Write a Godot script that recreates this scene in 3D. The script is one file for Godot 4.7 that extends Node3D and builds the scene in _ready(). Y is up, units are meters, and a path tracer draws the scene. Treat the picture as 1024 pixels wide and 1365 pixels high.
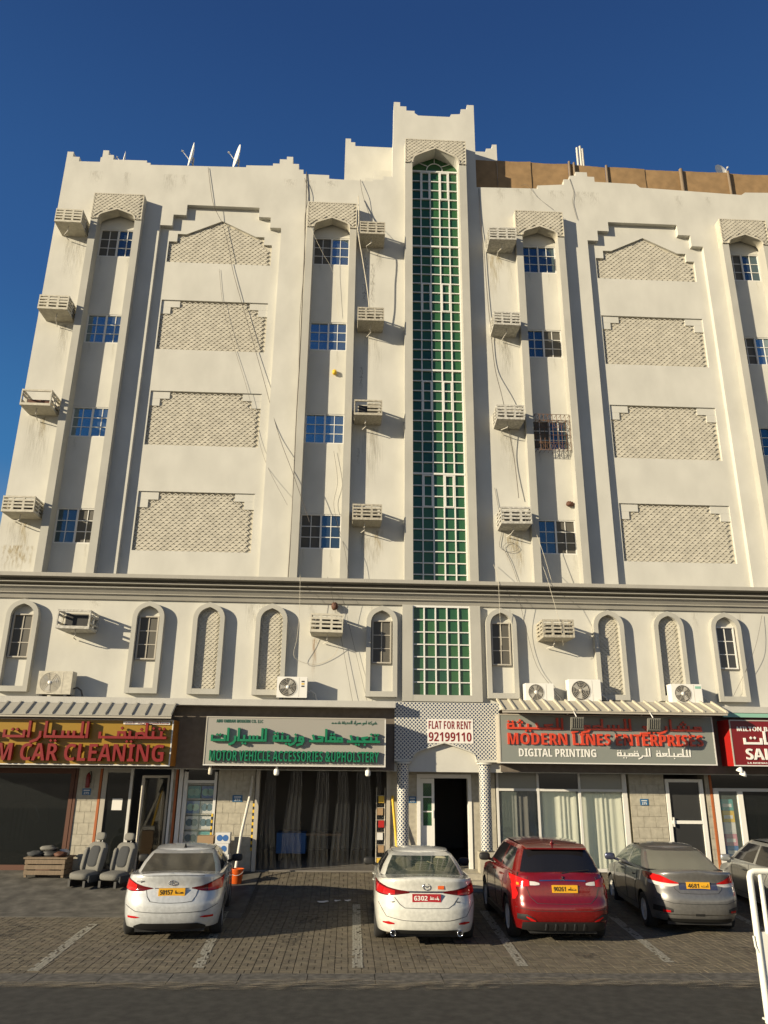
extends Node3D
# An apartment block over a row of shops, low sun from the left; x = 0 on the stair axis, z = 0 on the main wall plane, y = 0 on the parking ground.

var rng := RandomNumberGenerator.new()
var used := {}
var M := {}
var unit_box: BoxMesh

# ---------------------------------------------------------------- helpers
func lin(r: float, g: float, b: float, a := 1.0) -> Color:
	var c := Color(r, g, b).linear_to_srgb()
	c.a = a
	return c

func mat(key: String, c: Color, rough := 0.85, metal := 0.0) -> StandardMaterial3D:
	var m := StandardMaterial3D.new()
	m.resource_name = key
	m.albedo_color = c
	m.roughness = rough
	m.metallic = metal
	M[key] = m
	return m

func noise_tex(freq: float, lo: float, hi: float, sd: int, size := 512, ty := FastNoiseLite.TYPE_SIMPLEX_SMOOTH, oct := 4) -> NoiseTexture2D:
	var n := FastNoiseLite.new()
	n.seed = sd
	n.noise_type = ty
	n.frequency = freq
	n.fractal_octaves = oct
	var t := NoiseTexture2D.new()
	t.width = size
	t.height = size
	t.seamless = true
	t.noise = n
	var g := Gradient.new()
	g.set_color(0, Color(lo, lo, lo))
	g.set_color(1, Color(hi, hi, hi))
	t.color_ramp = g
	return t

func weather(m: StandardMaterial3D, tex: Texture2D, sc: Vector3, bump: Texture2D = null, bs := 0.0) -> void:
	m.albedo_texture = tex
	m.uv1_triplanar = true
	m.uv1_world_triplanar = true
	m.uv1_scale = sc
	if bump:
		m.heightmap_enabled = true
		m.heightmap_texture = bump
		m.heightmap_scale = bs

func st() -> SurfaceTool:
	var s := SurfaceTool.new()
	s.begin(Mesh.PRIMITIVE_TRIANGLES)
	s.set_smooth_group(-1)
	return s

func tri(s: SurfaceTool, a: Vector3, b: Vector3, c: Vector3) -> void:
	s.add_vertex(a)
	s.add_vertex(b)
	s.add_vertex(c)

func quad(s: SurfaceTool, a: Vector3, b: Vector3, c: Vector3, d: Vector3) -> void:
	tri(s, a, b, c)
	tri(s, a, c, d)

func box(s: SurfaceTool, x0: float, x1: float, y0: float, y1: float, z0: float, z1: float) -> void:
	var p := [Vector3(x0, y0, z0), Vector3(x1, y0, z0), Vector3(x1, y1, z0), Vector3(x0, y1, z0), Vector3(x0, y0, z1), Vector3(x1, y0, z1), Vector3(x1, y1, z1), Vector3(x0, y1, z1)]
	hexa(s, p)

func hexa(s: SurfaceTool, p: Array) -> void:
	quad(s, p[4], p[7], p[6], p[5])
	quad(s, p[1], p[2], p[3], p[0])
	quad(s, p[0], p[3], p[7], p[4])
	quad(s, p[5], p[6], p[2], p[1])
	quad(s, p[7], p[3], p[2], p[6])
	quad(s, p[0], p[4], p[5], p[1])

func poly(s: SurfaceTool, pts: PackedVector2Array, z0: float, z1: float) -> void:
	if not Geometry2D.is_polygon_clockwise(pts):
		pts.reverse()
	var ix := Geometry2D.triangulate_polygon(pts)
	if ix.is_empty():
		push_warning("polygon failed")
	for i in range(0, ix.size(), 3):
		var a := pts[ix[i]]
		var b := pts[ix[i + 1]]
		var c := pts[ix[i + 2]]
		if (b - a).cross(c - a) > 0.0:
			var q := b
			b = c
			c = q
		tri(s, Vector3(a.x, a.y, z1), Vector3(b.x, b.y, z1), Vector3(c.x, c.y, z1))
		tri(s, Vector3(a.x, a.y, z0), Vector3(c.x, c.y, z0), Vector3(b.x, b.y, z0))
	for i in pts.size():
		var a := pts[i]
		var b := pts[(i + 1) % pts.size()]
		quad(s, Vector3(a.x, a.y, z1), Vector3(a.x, a.y, z0), Vector3(b.x, b.y, z0), Vector3(b.x, b.y, z1))

func tube(s: SurfaceTool, pts: Array, r: float, n := 6) -> void:
	var rings := []
	for i in pts.size():
		var d: Vector3 = pts[mini(i + 1, pts.size() - 1)] - pts[maxi(i - 1, 0)]
		d = d.normalized()
		var u := d.cross(Vector3(0.13, 0.21, 0.97)).normalized()
		if absf(d.z) > 0.9:
			u = d.cross(Vector3.UP).normalized()
		var v := u.cross(d)
		var ring := []
		for k in n:
			var a := TAU * k / n
			ring.append(pts[i] + (u * cos(a) + v * sin(a)) * r)
		rings.append(ring)
	s.set_smooth_group(1)
	for i in rings.size() - 1:
		for k in n:
			var k2 := (k + 1) % n
			quad(s, rings[i][k], rings[i][k2], rings[i + 1][k2], rings[i + 1][k])
	s.set_smooth_group(-1)
	for e in [0, rings.size() - 1]:
		for k in range(1, n - 1):
			tri(s, rings[e][0], rings[e][k], rings[e][k + 1])

# profile of (radius, height) turned about an axis through c
func lathe(s: SurfaceTool, prof: Array, c: Vector3, axis: Vector3, n := 20, smooth := true) -> void:
	var u := axis.cross(Vector3(0.31, 0.77, 0.55)).normalized()
	var v := u.cross(axis)
	if smooth:
		s.set_smooth_group(1)
	for i in prof.size() - 1:
		for k in n:
			var a := TAU * k / n
			var b := TAU * (k + 1) / n
			var e1 := u * cos(a) + v * sin(a)
			var e2 := u * cos(b) + v * sin(b)
			var p: Vector2 = prof[i]
			var q: Vector2 = prof[i + 1]
			quad(s, c + e1 * p.x + axis * p.y, c + e2 * p.x + axis * p.y, c + e2 * q.x + axis * q.y, c + e1 * q.x + axis * q.y)
	s.set_smooth_group(-1)

func done(s: SurfaceTool, called: String, m: Material, parent: Node = self) -> MeshInstance3D:
	s.generate_normals()
	var o := MeshInstance3D.new()
	o.name = numbered(called) if parent == self else called
	o.mesh = s.commit()
	o.material_override = m
	parent.add_child(o, true)
	return o

func numbered(called: String) -> String:
	if not used.has(called):
		used[called] = 0
		return called
	used[called] += 1
	return "%s_%03d" % [called, used[called]]

func thing(called: String, label: String, category: String, at := Vector3.ZERO, group := "") -> Node3D:
	var o := Node3D.new()
	o.name = numbered(called)
	add_child(o)
	o.position = at
	return tag(o, label, category, group)

func tag(o: Node3D, label: String, category: String, group := "") -> Node3D:
	o.set_meta("label", label)
	o.set_meta("category", category)
	if group:
		o.set_meta("group", group)
	return o

func stuff(o: Node3D) -> void:
	o.set_meta("kind", "stuff")

func part(called: String, parent: Node) -> Node3D:
	var o := Node3D.new()
	o.name = called
	parent.add_child(o, true)
	return o

func bar(called: String, parent: Node, m: Material, x0: float, x1: float, y0: float, y1: float, z0: float, z1: float) -> MeshInstance3D:
	var o := MeshInstance3D.new()
	o.name = called
	o.mesh = unit_box
	o.material_override = m
	o.position = Vector3((x0 + x1) / 2, (y0 + y1) / 2, (z0 + z1) / 2)
	o.scale = Vector3(absf(x1 - x0), absf(y1 - y0), absf(z1 - z0))
	parent.add_child(o, true)
	return o

func mirror_pts(pts: PackedVector2Array) -> PackedVector2Array:
	var r := PackedVector2Array()
	for p in pts:
		r.append(Vector2(-p.x, p.y))
	return r

func words(parent: Node, called: String, text: String, x0: float, x1: float, y0: float, y1: float, z: float, depth: float, m: Material, bold := true) -> MeshInstance3D:
	var f := SystemFont.new()
	f.font_names = PackedStringArray(["Droid Sans"])
	f.font_weight = 700 if bold else 400
	var t := TextMesh.new()
	t.text = text
	t.font = f
	t.font_size = 48
	t.pixel_size = 0.01
	t.depth = 1.0
	t.curve_step = 2.0
	var b := t.get_aabb()
	var o := MeshInstance3D.new()
	o.name = called
	o.mesh = t
	o.material_override = m
	parent.add_child(o, true)
	var sx := (x1 - x0) / b.size.x
	var sy := (y1 - y0) / b.size.y
	o.scale = Vector3(sx, sy, depth)
	o.position = Vector3(x0 - b.position.x * sx, y0 - b.position.y * sy, z + depth / 2)
	return o

# ---------------------------------------------------------------- Arabic lettering, drawn with a flat pen from right to left
const DOT1 := [[0.0, 0.0]]
func glyph(k: String) -> Array:
	# [advance, strokes, dots]
	match k:
		"b": return [0.75, [[[0, 0], [-0.75, 0]], [[-0.37, 0], [-0.37, 0.75]]], [[-0.37, -0.55]]]
		"t": return [0.75, [[[0, 0], [-0.75, 0]], [[-0.37, 0], [-0.37, 0.75]]], [[-0.17, 1.25], [-0.57, 1.25]]]
		"n": return [0.75, [[[0, 0], [-0.75, 0]], [[-0.37, 0], [-0.37, 0.75]]], [[-0.37, 1.3]]]
		"y": return [0.75, [[[0, 0], [-0.75, 0]], [[-0.37, 0], [-0.37, 0.75]]], [[-0.17, -0.55], [-0.57, -0.55]]]
		"v": return [0.85, [[[0, 0], [-0.85, 0]], [[-0.42, 0], [-0.42, 0.75]]], [[-0.2, 1.2], [-0.62, 1.2], [-0.41, 1.6]]]
		"T": return [2.1, [[[-0.15, 0.75], [-0.15, 0], [-1.9, 0], [-1.9, 0.75]]], [[-0.8, 0.95], [-1.22, 0.95]]]
		"s": return [1.7, [[[0, 0], [-1.7, 0]], [[-0.3, 0], [-0.3, 0.7]], [[-0.8, 0], [-0.8, 0.7]], [[-1.3, 0], [-1.3, 0.7]]], []]
		"S": return [1.7, [[[0, 0], [-1.7, 0]], [[-0.3, 0], [-0.3, 0.7]], [[-0.8, 0], [-0.8, 0.7]], [[-1.3, 0], [-1.3, 0.7]]], [[-0.6, 1.2], [-1.0, 1.2], [-0.8, 1.6]]]
		"A": return [0.55, [[[-0.27, 0], [-0.27, 2.0]]], []]
		"a": return [0.65, [[[0, 0], [-0.4, 0], [-0.4, 2.0]]], []]
		"l": return [0.6, [[[0, 0], [-0.6, 0]], [[-0.2, 0], [-0.2, 2.0]]], []]
		"R": return [0.95, [[[-0.2, 0.6], [-0.2, 0.0], [-0.45, -0.45], [-0.95, -0.75]]], []]
		"r": return [0.95, [[[0, 0], [-0.3, 0], [-0.5, -0.4], [-0.95, -0.75]]], []]
		"Z": return [0.95, [[[-0.2, 0.6], [-0.2, 0.0], [-0.45, -0.45], [-0.95, -0.75]]], [[-0.25, 1.1]]]
		"d": return [1.05, [[[0, 0], [-0.95, 0]], [[-0.3, 0], [-0.55, 0.95]]], []]
		"w": return [1.0, [[[-0.15, 0], [-0.2, 0.6], [-0.65, 0.6], [-0.7, 0.05], [-0.15, 0]], [[-0.15, 0], [-0.35, -0.5], [-0.95, -0.75]]], []]
		"m": return [0.95, [[[0, 0], [-0.05, 0.55], [-0.6, 0.55], [-0.6, 0], [0, 0]], [[-0.6, 0], [-0.95, 0]]], []]
		"q": return [0.9, [[[0, 0], [-0.1, 0.7], [-0.65, 0.7], [-0.65, 0], [0, 0]], [[-0.65, 0], [-0.9, 0]]], [[-0.18, 1.25], [-0.58, 1.25]]]
		"F": return [2.5, [[[0, 0], [-0.1, 0.7], [-0.65, 0.7], [-0.65, 0], [0, 0]], [[-0.65, 0], [-2.3, 0], [-2.3, 0.6]]], [[-0.38, 1.3]]]
		"e": return [1.0, [[[0, 0], [-0.4, 0.1], [-0.15, 0.7], [-0.85, 0.7], [-0.55, 0.1], [-1.0, 0]]], []]
		"E": return [1.0, [[[-0.75, 0.75], [-0.25, 0.7], [-0.25, 0.25], [-0.75, 0.1]], [[-0.25, 0.0], [-1.0, 0]]], []]
		"g": return [1.2, [[[0, 0], [-0.4, -0.1], [-0.1, 0.55], [-0.8, 0.55], [-0.25, -0.1], [-0.3, -0.7], [-1.1, -0.8]]], []]
		"h": return [1.15, [[[0, 0], [-1.15, 0]], [[-0.15, 0.75], [-0.85, 0.6], [-0.35, 0.0]]], []]
		"j": return [1.15, [[[0, 0], [-1.15, 0]], [[-0.15, 0.75], [-0.85, 0.6], [-0.35, 0.0]]], [[-0.5, -0.55]]]
		"o": return [0.95, [[[0, 0], [-0.2, 0], [-0.25, 0.85], [-0.75, 0.75], [-0.75, 0.0], [-0.2, 0]]], [[-0.28, 1.35], [-0.7, 1.35]]]
		"P": return [1.35, [[[0, 0], [-1.35, 0]], [[-0.1, 0.05], [-0.6, 0.65], [-1.1, 0.55], [-1.1, 0.0]], [[-0.25, 0], [-0.25, 1.9]]], []]
		"p": return [1.35, [[[0, 0], [-1.35, 0]], [[-0.1, 0.05], [-0.6, 0.65], [-1.1, 0.55], [-1.1, 0.0]], [[-0.25, 0], [-0.25, 1.9]]], [[-0.72, 1.15]]]
		"k": return [1.4, [[[0, 0], [-1.4, 0]], [[0, 0], [-0.2, 0.55], [-1.1, 0.9], [-0.35, 1.75]]], []]
	return [0.7, [], []]

func arabic(parent: Node, called: String, text: String, x0: float, x1: float, yb: float, h: float, z: float, depth: float, m: Material, pen := 0.3) -> void:
	# yb: baseline, h: height of an alif; the line runs from x1 leftwards to x0
	var total := 0.0
	for c in text:
		total += glyph(c)[0]
	var sx := (x1 - x0) / total
	var sy := h / 2.0
	var th := pen * sy
	var s := st()
	var pen_x := x1
	for c in text + " ":
		if c == " " and pen_x < x1 + 0.001:
			done(s, called, m, parent)
			s = st()
		var g := glyph(c)
		for line in g[1]:
			for i in line.size() - 1:
				var a := Vector2(pen_x + line[i][0] * sx, yb + line[i][1] * sy)
				var b := Vector2(pen_x + line[i + 1][0] * sx, yb + line[i + 1][1] * sy)
				stroke(s, a, b, th, z, z + depth)
		for d in g[2]:
			var p := Vector2(pen_x + d[0] * sx, yb + d[1] * sy)
			var r := th * 0.62
			poly(s, PackedVector2Array([p + Vector2(-r, 0), p + Vector2(0, r), p + Vector2(r, 0), p + Vector2(0, -r)]), z, z + depth)
		pen_x -= g[0] * sx

func stroke(s: SurfaceTool, a: Vector2, b: Vector2, th: float, z0: float, z1: float) -> void:
	var d := (b - a).normalized() * th * 0.5
	var n := Vector2(-d.y, d.x)
	a -= d * 0.9
	b += d * 0.9
	# a hair of depth per stroke keeps crossing faces out of one plane
	z1 += rng.randf_range(0.0, 0.004)
	poly(s, PackedVector2Array([a - n, a + n, b + n, b - n]), z0, z1)

# ================================================================ scene
func _ready() -> void:
	rng.seed = 7
	unit_box = BoxMesh.new()
	unit_box.size = Vector3.ONE
	camera_and_light()
	materials()
	ground()
	building()
	shopfronts()
	air_conditioners()
	split_units()
	signs()
	roof_things()
	small_things()
	cables()
	cars()
	gate()
	litter()

func camera_and_light() -> void:
	var cam := Camera3D.new()
	cam.name = "camera"
	cam.fov = 68.096
	cam.far = 400.0
	cam.basis = Basis(Vector3.UP, deg_to_rad(-2.498)) * Basis(Vector3.RIGHT, deg_to_rad(18.635)) * Basis(Vector3.BACK, deg_to_rad(0.621))
	cam.position = Vector3(-2.5, 2.954, 20.608)
	add_child(cam)
	cam.current = true
	var env := Environment.new()
	env.background_mode = Environment.BG_SKY
	# clear evening sky: deep blue overhead, paler and warmer air near the horizon, the same all round
	var im := Image.create(64, 256, false, Image.FORMAT_RGBF)
	var table := [[-90.0, 0.10, 0.09, 0.07], [-1.0, 0.22, 0.19, 0.15], [0.0, 0.80, 0.70, 0.55], [5.0, 0.58, 0.55, 0.48], [11.0, 0.15, 0.22, 0.31], [20.0, 0.030, 0.118, 0.268], [33.0, 0.0205, 0.070, 0.192], [52.0, 0.0130, 0.0405, 0.124], [90.0, 0.009, 0.029, 0.098]]
	for y in 256:
		var el := 90.0 - (y + 0.5) / 256.0 * 180.0
		var c := Color()
		for i in table.size() - 1:
			if el >= table[i][0] and el <= table[i + 1][0]:
				var f: float = smoothstep(0.0, 1.0, (el - table[i][0]) / (table[i + 1][0] - table[i][0]))
				f = lerpf((el - table[i][0]) / (table[i + 1][0] - table[i][0]), f, 0.3)
				c = Color(lerpf(table[i][1], table[i + 1][1], f), lerpf(table[i][2], table[i + 1][2], f), lerpf(table[i][3], table[i + 1][3], f))
		for x in 64:
			im.set_pixel(x, y, c)
	var sm := PanoramaSkyMaterial.new()
	sm.panorama = ImageTexture.create_from_image(im)
	var sky := Sky.new()
	sky.sky_material = sm
	env.sky = sky
	env.background_energy_multiplier = 1.0
	env.tonemap_mode = Environment.TONE_MAPPER_LINEAR
	env.tonemap_exposure = 1.55
	env.sdfgi_enabled = true
	env.ssao_enabled = true
	env.ssil_enabled = true
	var we := WorldEnvironment.new()
	we.name = "environment"
	we.environment = env
	add_child(we)
	var sun := DirectionalLight3D.new()
	sun.name = "sun"
	sun.light_energy = 1.6
	sun.light_color = Color(1.0, 0.935, 0.81)
	sun.light_angular_distance = 0.5
	sun.shadow_enabled = true
	add_child(sun)
	sun.look_at_from_position(Vector3.ZERO, Vector3(1.75, -0.58, -1.0), Vector3.UP)

func materials() -> void:
	var blotch := noise_tex(0.012, 0.86, 1.0, 3)
	var streak := noise_tex(0.012, 0.955, 1.0, 11)
	var blotch2 := noise_tex(0.009, 0.93, 1.0, 14, 512, FastNoiseLite.TYPE_SIMPLEX_SMOOTH, 6)
	var grime := noise_tex(0.02, 0.72, 1.0, 17)
	var fine := noise_tex(0.12, 0.0, 1.0, 5)
	var grit := noise_tex(0.25, 0.62, 1.0, 8)
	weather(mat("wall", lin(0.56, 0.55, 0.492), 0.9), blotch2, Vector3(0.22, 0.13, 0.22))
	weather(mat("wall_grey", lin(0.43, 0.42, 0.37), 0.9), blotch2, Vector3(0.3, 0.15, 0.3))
	weather(mat("lattice", lin(0.56, 0.525, 0.43), 0.9), blotch, Vector3(0.4, 0.4, 0.4))
	weather(mat("lattice_back", lin(0.55, 0.515, 0.42), 0.95), blotch, Vector3(0.5, 0.5, 0.5))
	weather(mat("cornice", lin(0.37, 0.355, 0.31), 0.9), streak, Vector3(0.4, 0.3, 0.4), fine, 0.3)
	weather(mat("concrete", lin(0.60, 0.565, 0.46), 0.9), blotch, Vector3(1.1, 1.1, 1.1), fine, 0.3)
	weather(mat("concrete_b", lin(0.54, 0.50, 0.40), 0.9), grime, Vector3(1.3, 1.3, 1.3))
	weather(mat("concrete_c", lin(0.62, 0.60, 0.53), 0.85), grime, Vector3(0.9, 0.9, 0.9))
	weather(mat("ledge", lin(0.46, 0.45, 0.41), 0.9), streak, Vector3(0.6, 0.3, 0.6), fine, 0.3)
	weather(mat("band", lin(0.15, 0.125, 0.10), 0.85), blotch, Vector3(0.7, 0.7, 0.7))
	weather(mat("tile", lin(0.45, 0.415, 0.325), 0.55), blotch, Vector3(0.9, 0.9, 0.9))
	weather(mat("grout", lin(0.41, 0.375, 0.285), 0.9), blotch, Vector3(0.9, 0.9, 0.9))
	weather(mat("asphalt", lin(0.046, 0.045, 0.038), 0.92), noise_tex(0.03, 0.65, 1.0, 21), Vector3(0.25, 0.25, 0.25), grit, 0.6)
	weather(mat("cement", lin(0.17, 0.16, 0.135), 0.92), noise_tex(0.02, 0.55, 1.0, 22), Vector3(0.2, 0.2, 0.2), grit, 0.5)
	weather(mat("sand", lin(0.34, 0.30, 0.23), 0.95), noise_tex(0.02, 0.7, 1.0, 29), Vector3(0.1, 0.1, 0.1))
	weather(mat("kerb", lin(0.15, 0.14, 0.12), 0.92), noise_tex(0.03, 0.55, 1.0, 23), Vector3(0.35, 0.35, 0.35), grit, 0.5)
	weather(mat("joint", lin(0.14, 0.12, 0.082), 0.95), noise_tex(0.05, 0.6, 1.0, 24), Vector3(0.5, 0.5, 0.5))
	var pav := mat("paver", Color.WHITE, 0.9)
	weather(pav, noise_tex(0.02, 0.72, 1.0, 25), Vector3(0.28, 0.28, 0.28), grit, 0.4)
	pav.vertex_color_use_as_albedo = true
	for i in 3:
		weather(mat("paver%d" % i, [lin(0.166, 0.141, 0.098), lin(0.155, 0.131, 0.090), lin(0.176, 0.150, 0.104)][i], 0.9), pav.albedo_texture, Vector3(0.28, 0.28, 0.28), grit, 0.4)
	weather(mat("line_paint", lin(0.46, 0.44, 0.36), 0.9), noise_tex(0.06, 0.6, 1.0, 26), Vector3(0.6, 0.6, 0.6))
	weather(mat("tarp", lin(0.30, 0.19, 0.088), 0.9), noise_tex(0.015, 0.86, 1.0, 27), Vector3(0.3, 0.3, 0.3))
	weather(mat("timber", lin(0.24, 0.18, 0.12), 0.9), blotch, Vector3(2, 0.5, 2))
	mat("white_paint", lin(0.72, 0.71, 0.66), 0.5)
	mat("dish", lin(0.74, 0.73, 0.68), 0.5)
	mat("alu", lin(0.62, 0.61, 0.57), 0.45)
	mat("alu_brown", lin(0.40, 0.37, 0.31), 0.5)
	mat("frame_white", lin(0.66, 0.66, 0.62), 0.5)
	mat("green_glass", lin(0.027, 0.088, 0.036), 0.12)
	mat("green_glass_b", lin(0.032, 0.100, 0.034), 0.16)
	mat("green_glass_c", lin(0.018, 0.068, 0.036), 0.1)
	mat("film_glass", lin(0.27, 0.36, 0.42), 0.06, 0.85)
	mat("film_glass_b", lin(0.10, 0.15, 0.19), 0.08, 0.8)
	mat("mesh_screen", lin(0.085, 0.08, 0.066), 0.7)
	mat("dark_glass", lin(0.035, 0.036, 0.036), 0.08)
	var sg := mat("shop_glass", lin(0.012, 0.014, 0.014, 0.78), 0.03)
	sg.transparency = BaseMaterial3D.TRANSPARENCY_ALPHA
	var cg := mat("clear_glass", lin(0.4, 0.5, 0.45, 0.08), 0.03)
	cg.transparency = BaseMaterial3D.TRANSPARENCY_ALPHA
	var plastic := mat("clear_plastic", lin(0.4, 0.42, 0.44, 0.028), 0.06)
	plastic.transparency = BaseMaterial3D.TRANSPARENCY_ALPHA
	mat("frosted", lin(0.26, 0.255, 0.21), 0.3)
	mat("interior", lin(0.19, 0.18, 0.165), 0.9)  # room walls darker than their real paint, dimness put into the colour
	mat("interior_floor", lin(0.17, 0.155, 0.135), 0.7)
	mat("black", lin(0.012, 0.012, 0.012), 0.6)
	mat("rubber", lin(0.020, 0.020, 0.020), 0.85)
	mat("cable", lin(0.09, 0.08, 0.07), 0.8)
	mat("cable_pale", lin(0.52, 0.48, 0.38), 0.7)
	mat("pipe", lin(0.54, 0.52, 0.46), 0.6)
	mat("rust", lin(0.13, 0.07, 0.04), 0.9)
	mat("orange_edge", lin(0.36, 0.105, 0.03), 0.75)
	mat("brown_edge", lin(0.10, 0.04, 0.022), 0.7)
	mat("yellow_sign", lin(0.28, 0.165, 0.010), 0.4)
	mat("orange_side", lin(0.30, 0.12, 0.01), 0.45)
	mat("red_letter", lin(0.20, 0.010, 0.010), 0.4)
	mat("red_sign", lin(0.17, 0.009, 0.011), 0.4)
	mat("red_side", lin(0.36, 0.015, 0.012), 0.4)
	mat("orange_letter", lin(0.56, 0.055, 0.022), 0.4)
	mat("grey_sign", lin(0.21, 0.225, 0.20), 0.45)
	mat("pale_sign", lin(0.30, 0.285, 0.25), 0.5)
	mat("green_letter", lin(0.004, 0.16, 0.072), 0.4)
	mat("dark_green_letter", lin(0.01, 0.09, 0.05), 0.5)
	mat("white_letter", lin(0.74, 0.73, 0.68), 0.5)
	mat("banner", lin(0.70, 0.68, 0.63), 0.6)
	mat("blue_plate", lin(0.02, 0.11, 0.24), 0.4)
	mat("mint", lin(0.22, 0.44, 0.34), 0.6)
	weather(mat("awning_metal", lin(0.35, 0.335, 0.285), 0.55, 0.0), streak, Vector3(0.8, 0.8, 0.8))
	weather(mat("awning_cream", lin(0.49, 0.45, 0.35), 0.6, 0.0), streak, Vector3(0.8, 0.8, 0.8))
	var cur := mat("curtain", lin(0.58, 0.59, 0.49), 0.9)
	cur.backlight_enabled = true
	cur.backlight = lin(0.1, 0.1, 0.08)
	mat("carton_white", lin(0.58, 0.58, 0.56), 0.7)
	mat("carton_teal", lin(0.06, 0.28, 0.28), 0.6)
	mat("carton_blue", lin(0.03, 0.12, 0.34), 0.6)
	mat("carton_brown", lin(0.30, 0.20, 0.11), 0.8)
	mat("carton_pink", lin(0.50, 0.22, 0.28), 0.7)
	mat("carton_yellow", lin(0.60, 0.40, 0.05), 0.7)
	mat("print_dark", lin(0.03, 0.09, 0.14), 0.5)
	weather(mat("seat_cloth", lin(0.24, 0.235, 0.21), 0.95), grit, Vector3(3, 3, 3))
	weather(mat("seat_dark", lin(0.07, 0.075, 0.08), 0.95), grit, Vector3(3, 3, 3))
	mat("flood", lin(0.17, 0.165, 0.14), 0.6)
	mat("bucket", lin(0.62, 0.10, 0.012), 0.5)
	mat("yellow", lin(0.65, 0.42, 0.02), 0.6)
	mat("gate", lin(0.74, 0.74, 0.66), 0.4)
	var b := mat("bulb", lin(0.80, 0.79, 0.74), 0.3)
	b.emission_enabled = false
	# mosaic: small navy lozenges between white lattice lines
	var im := Image.create(64, 64, false, Image.FORMAT_RGB8)
	for y in 64:
		for x in 64:
			var u := absf(fposmod(x / 32.0, 1.0) - 0.5) + absf(fposmod(y / 32.0, 1.0) - 0.5)
			var v := absf(fposmod(x / 32.0 + 0.5, 1.0) - 0.5) + absf(fposmod(y / 32.0 + 0.5, 1.0) - 0.5)
			var k := minf(u, v)
			im.set_pixel(x, y, Color(0.17, 0.22, 0.33) if k < 0.33 else Color(0.80, 0.79, 0.74))
	var mo := mat("mosaic", Color.WHITE, 0.35)
	mo.albedo_texture = ImageTexture.create_from_image(im)
	mo.uv1_triplanar = true
	mo.uv1_world_triplanar = true
	mo.uv1_scale = Vector3(5.2, 5.2, 5.2)
	var mc := mat("mosaic_round", Color.WHITE, 0.35)
	mc.albedo_texture = mo.albedo_texture

# ---------------------------------------------------------------- ground
func gy(z: float) -> float:
	return 0.0 if z >= 2.4 else 0.42 * (2.4 - z) / 3.1

func structure(o: Node3D) -> Node3D:
	o.set_meta("kind", "structure")
	return o

func sheet(s: SurfaceTool, x0: float, x1: float, z0: float, z1: float, y: float) -> void:
	quad(s, Vector3(x0, y, z0), Vector3(x1, y, z0), Vector3(x1, y, z1), Vector3(x0, y, z1))

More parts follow.
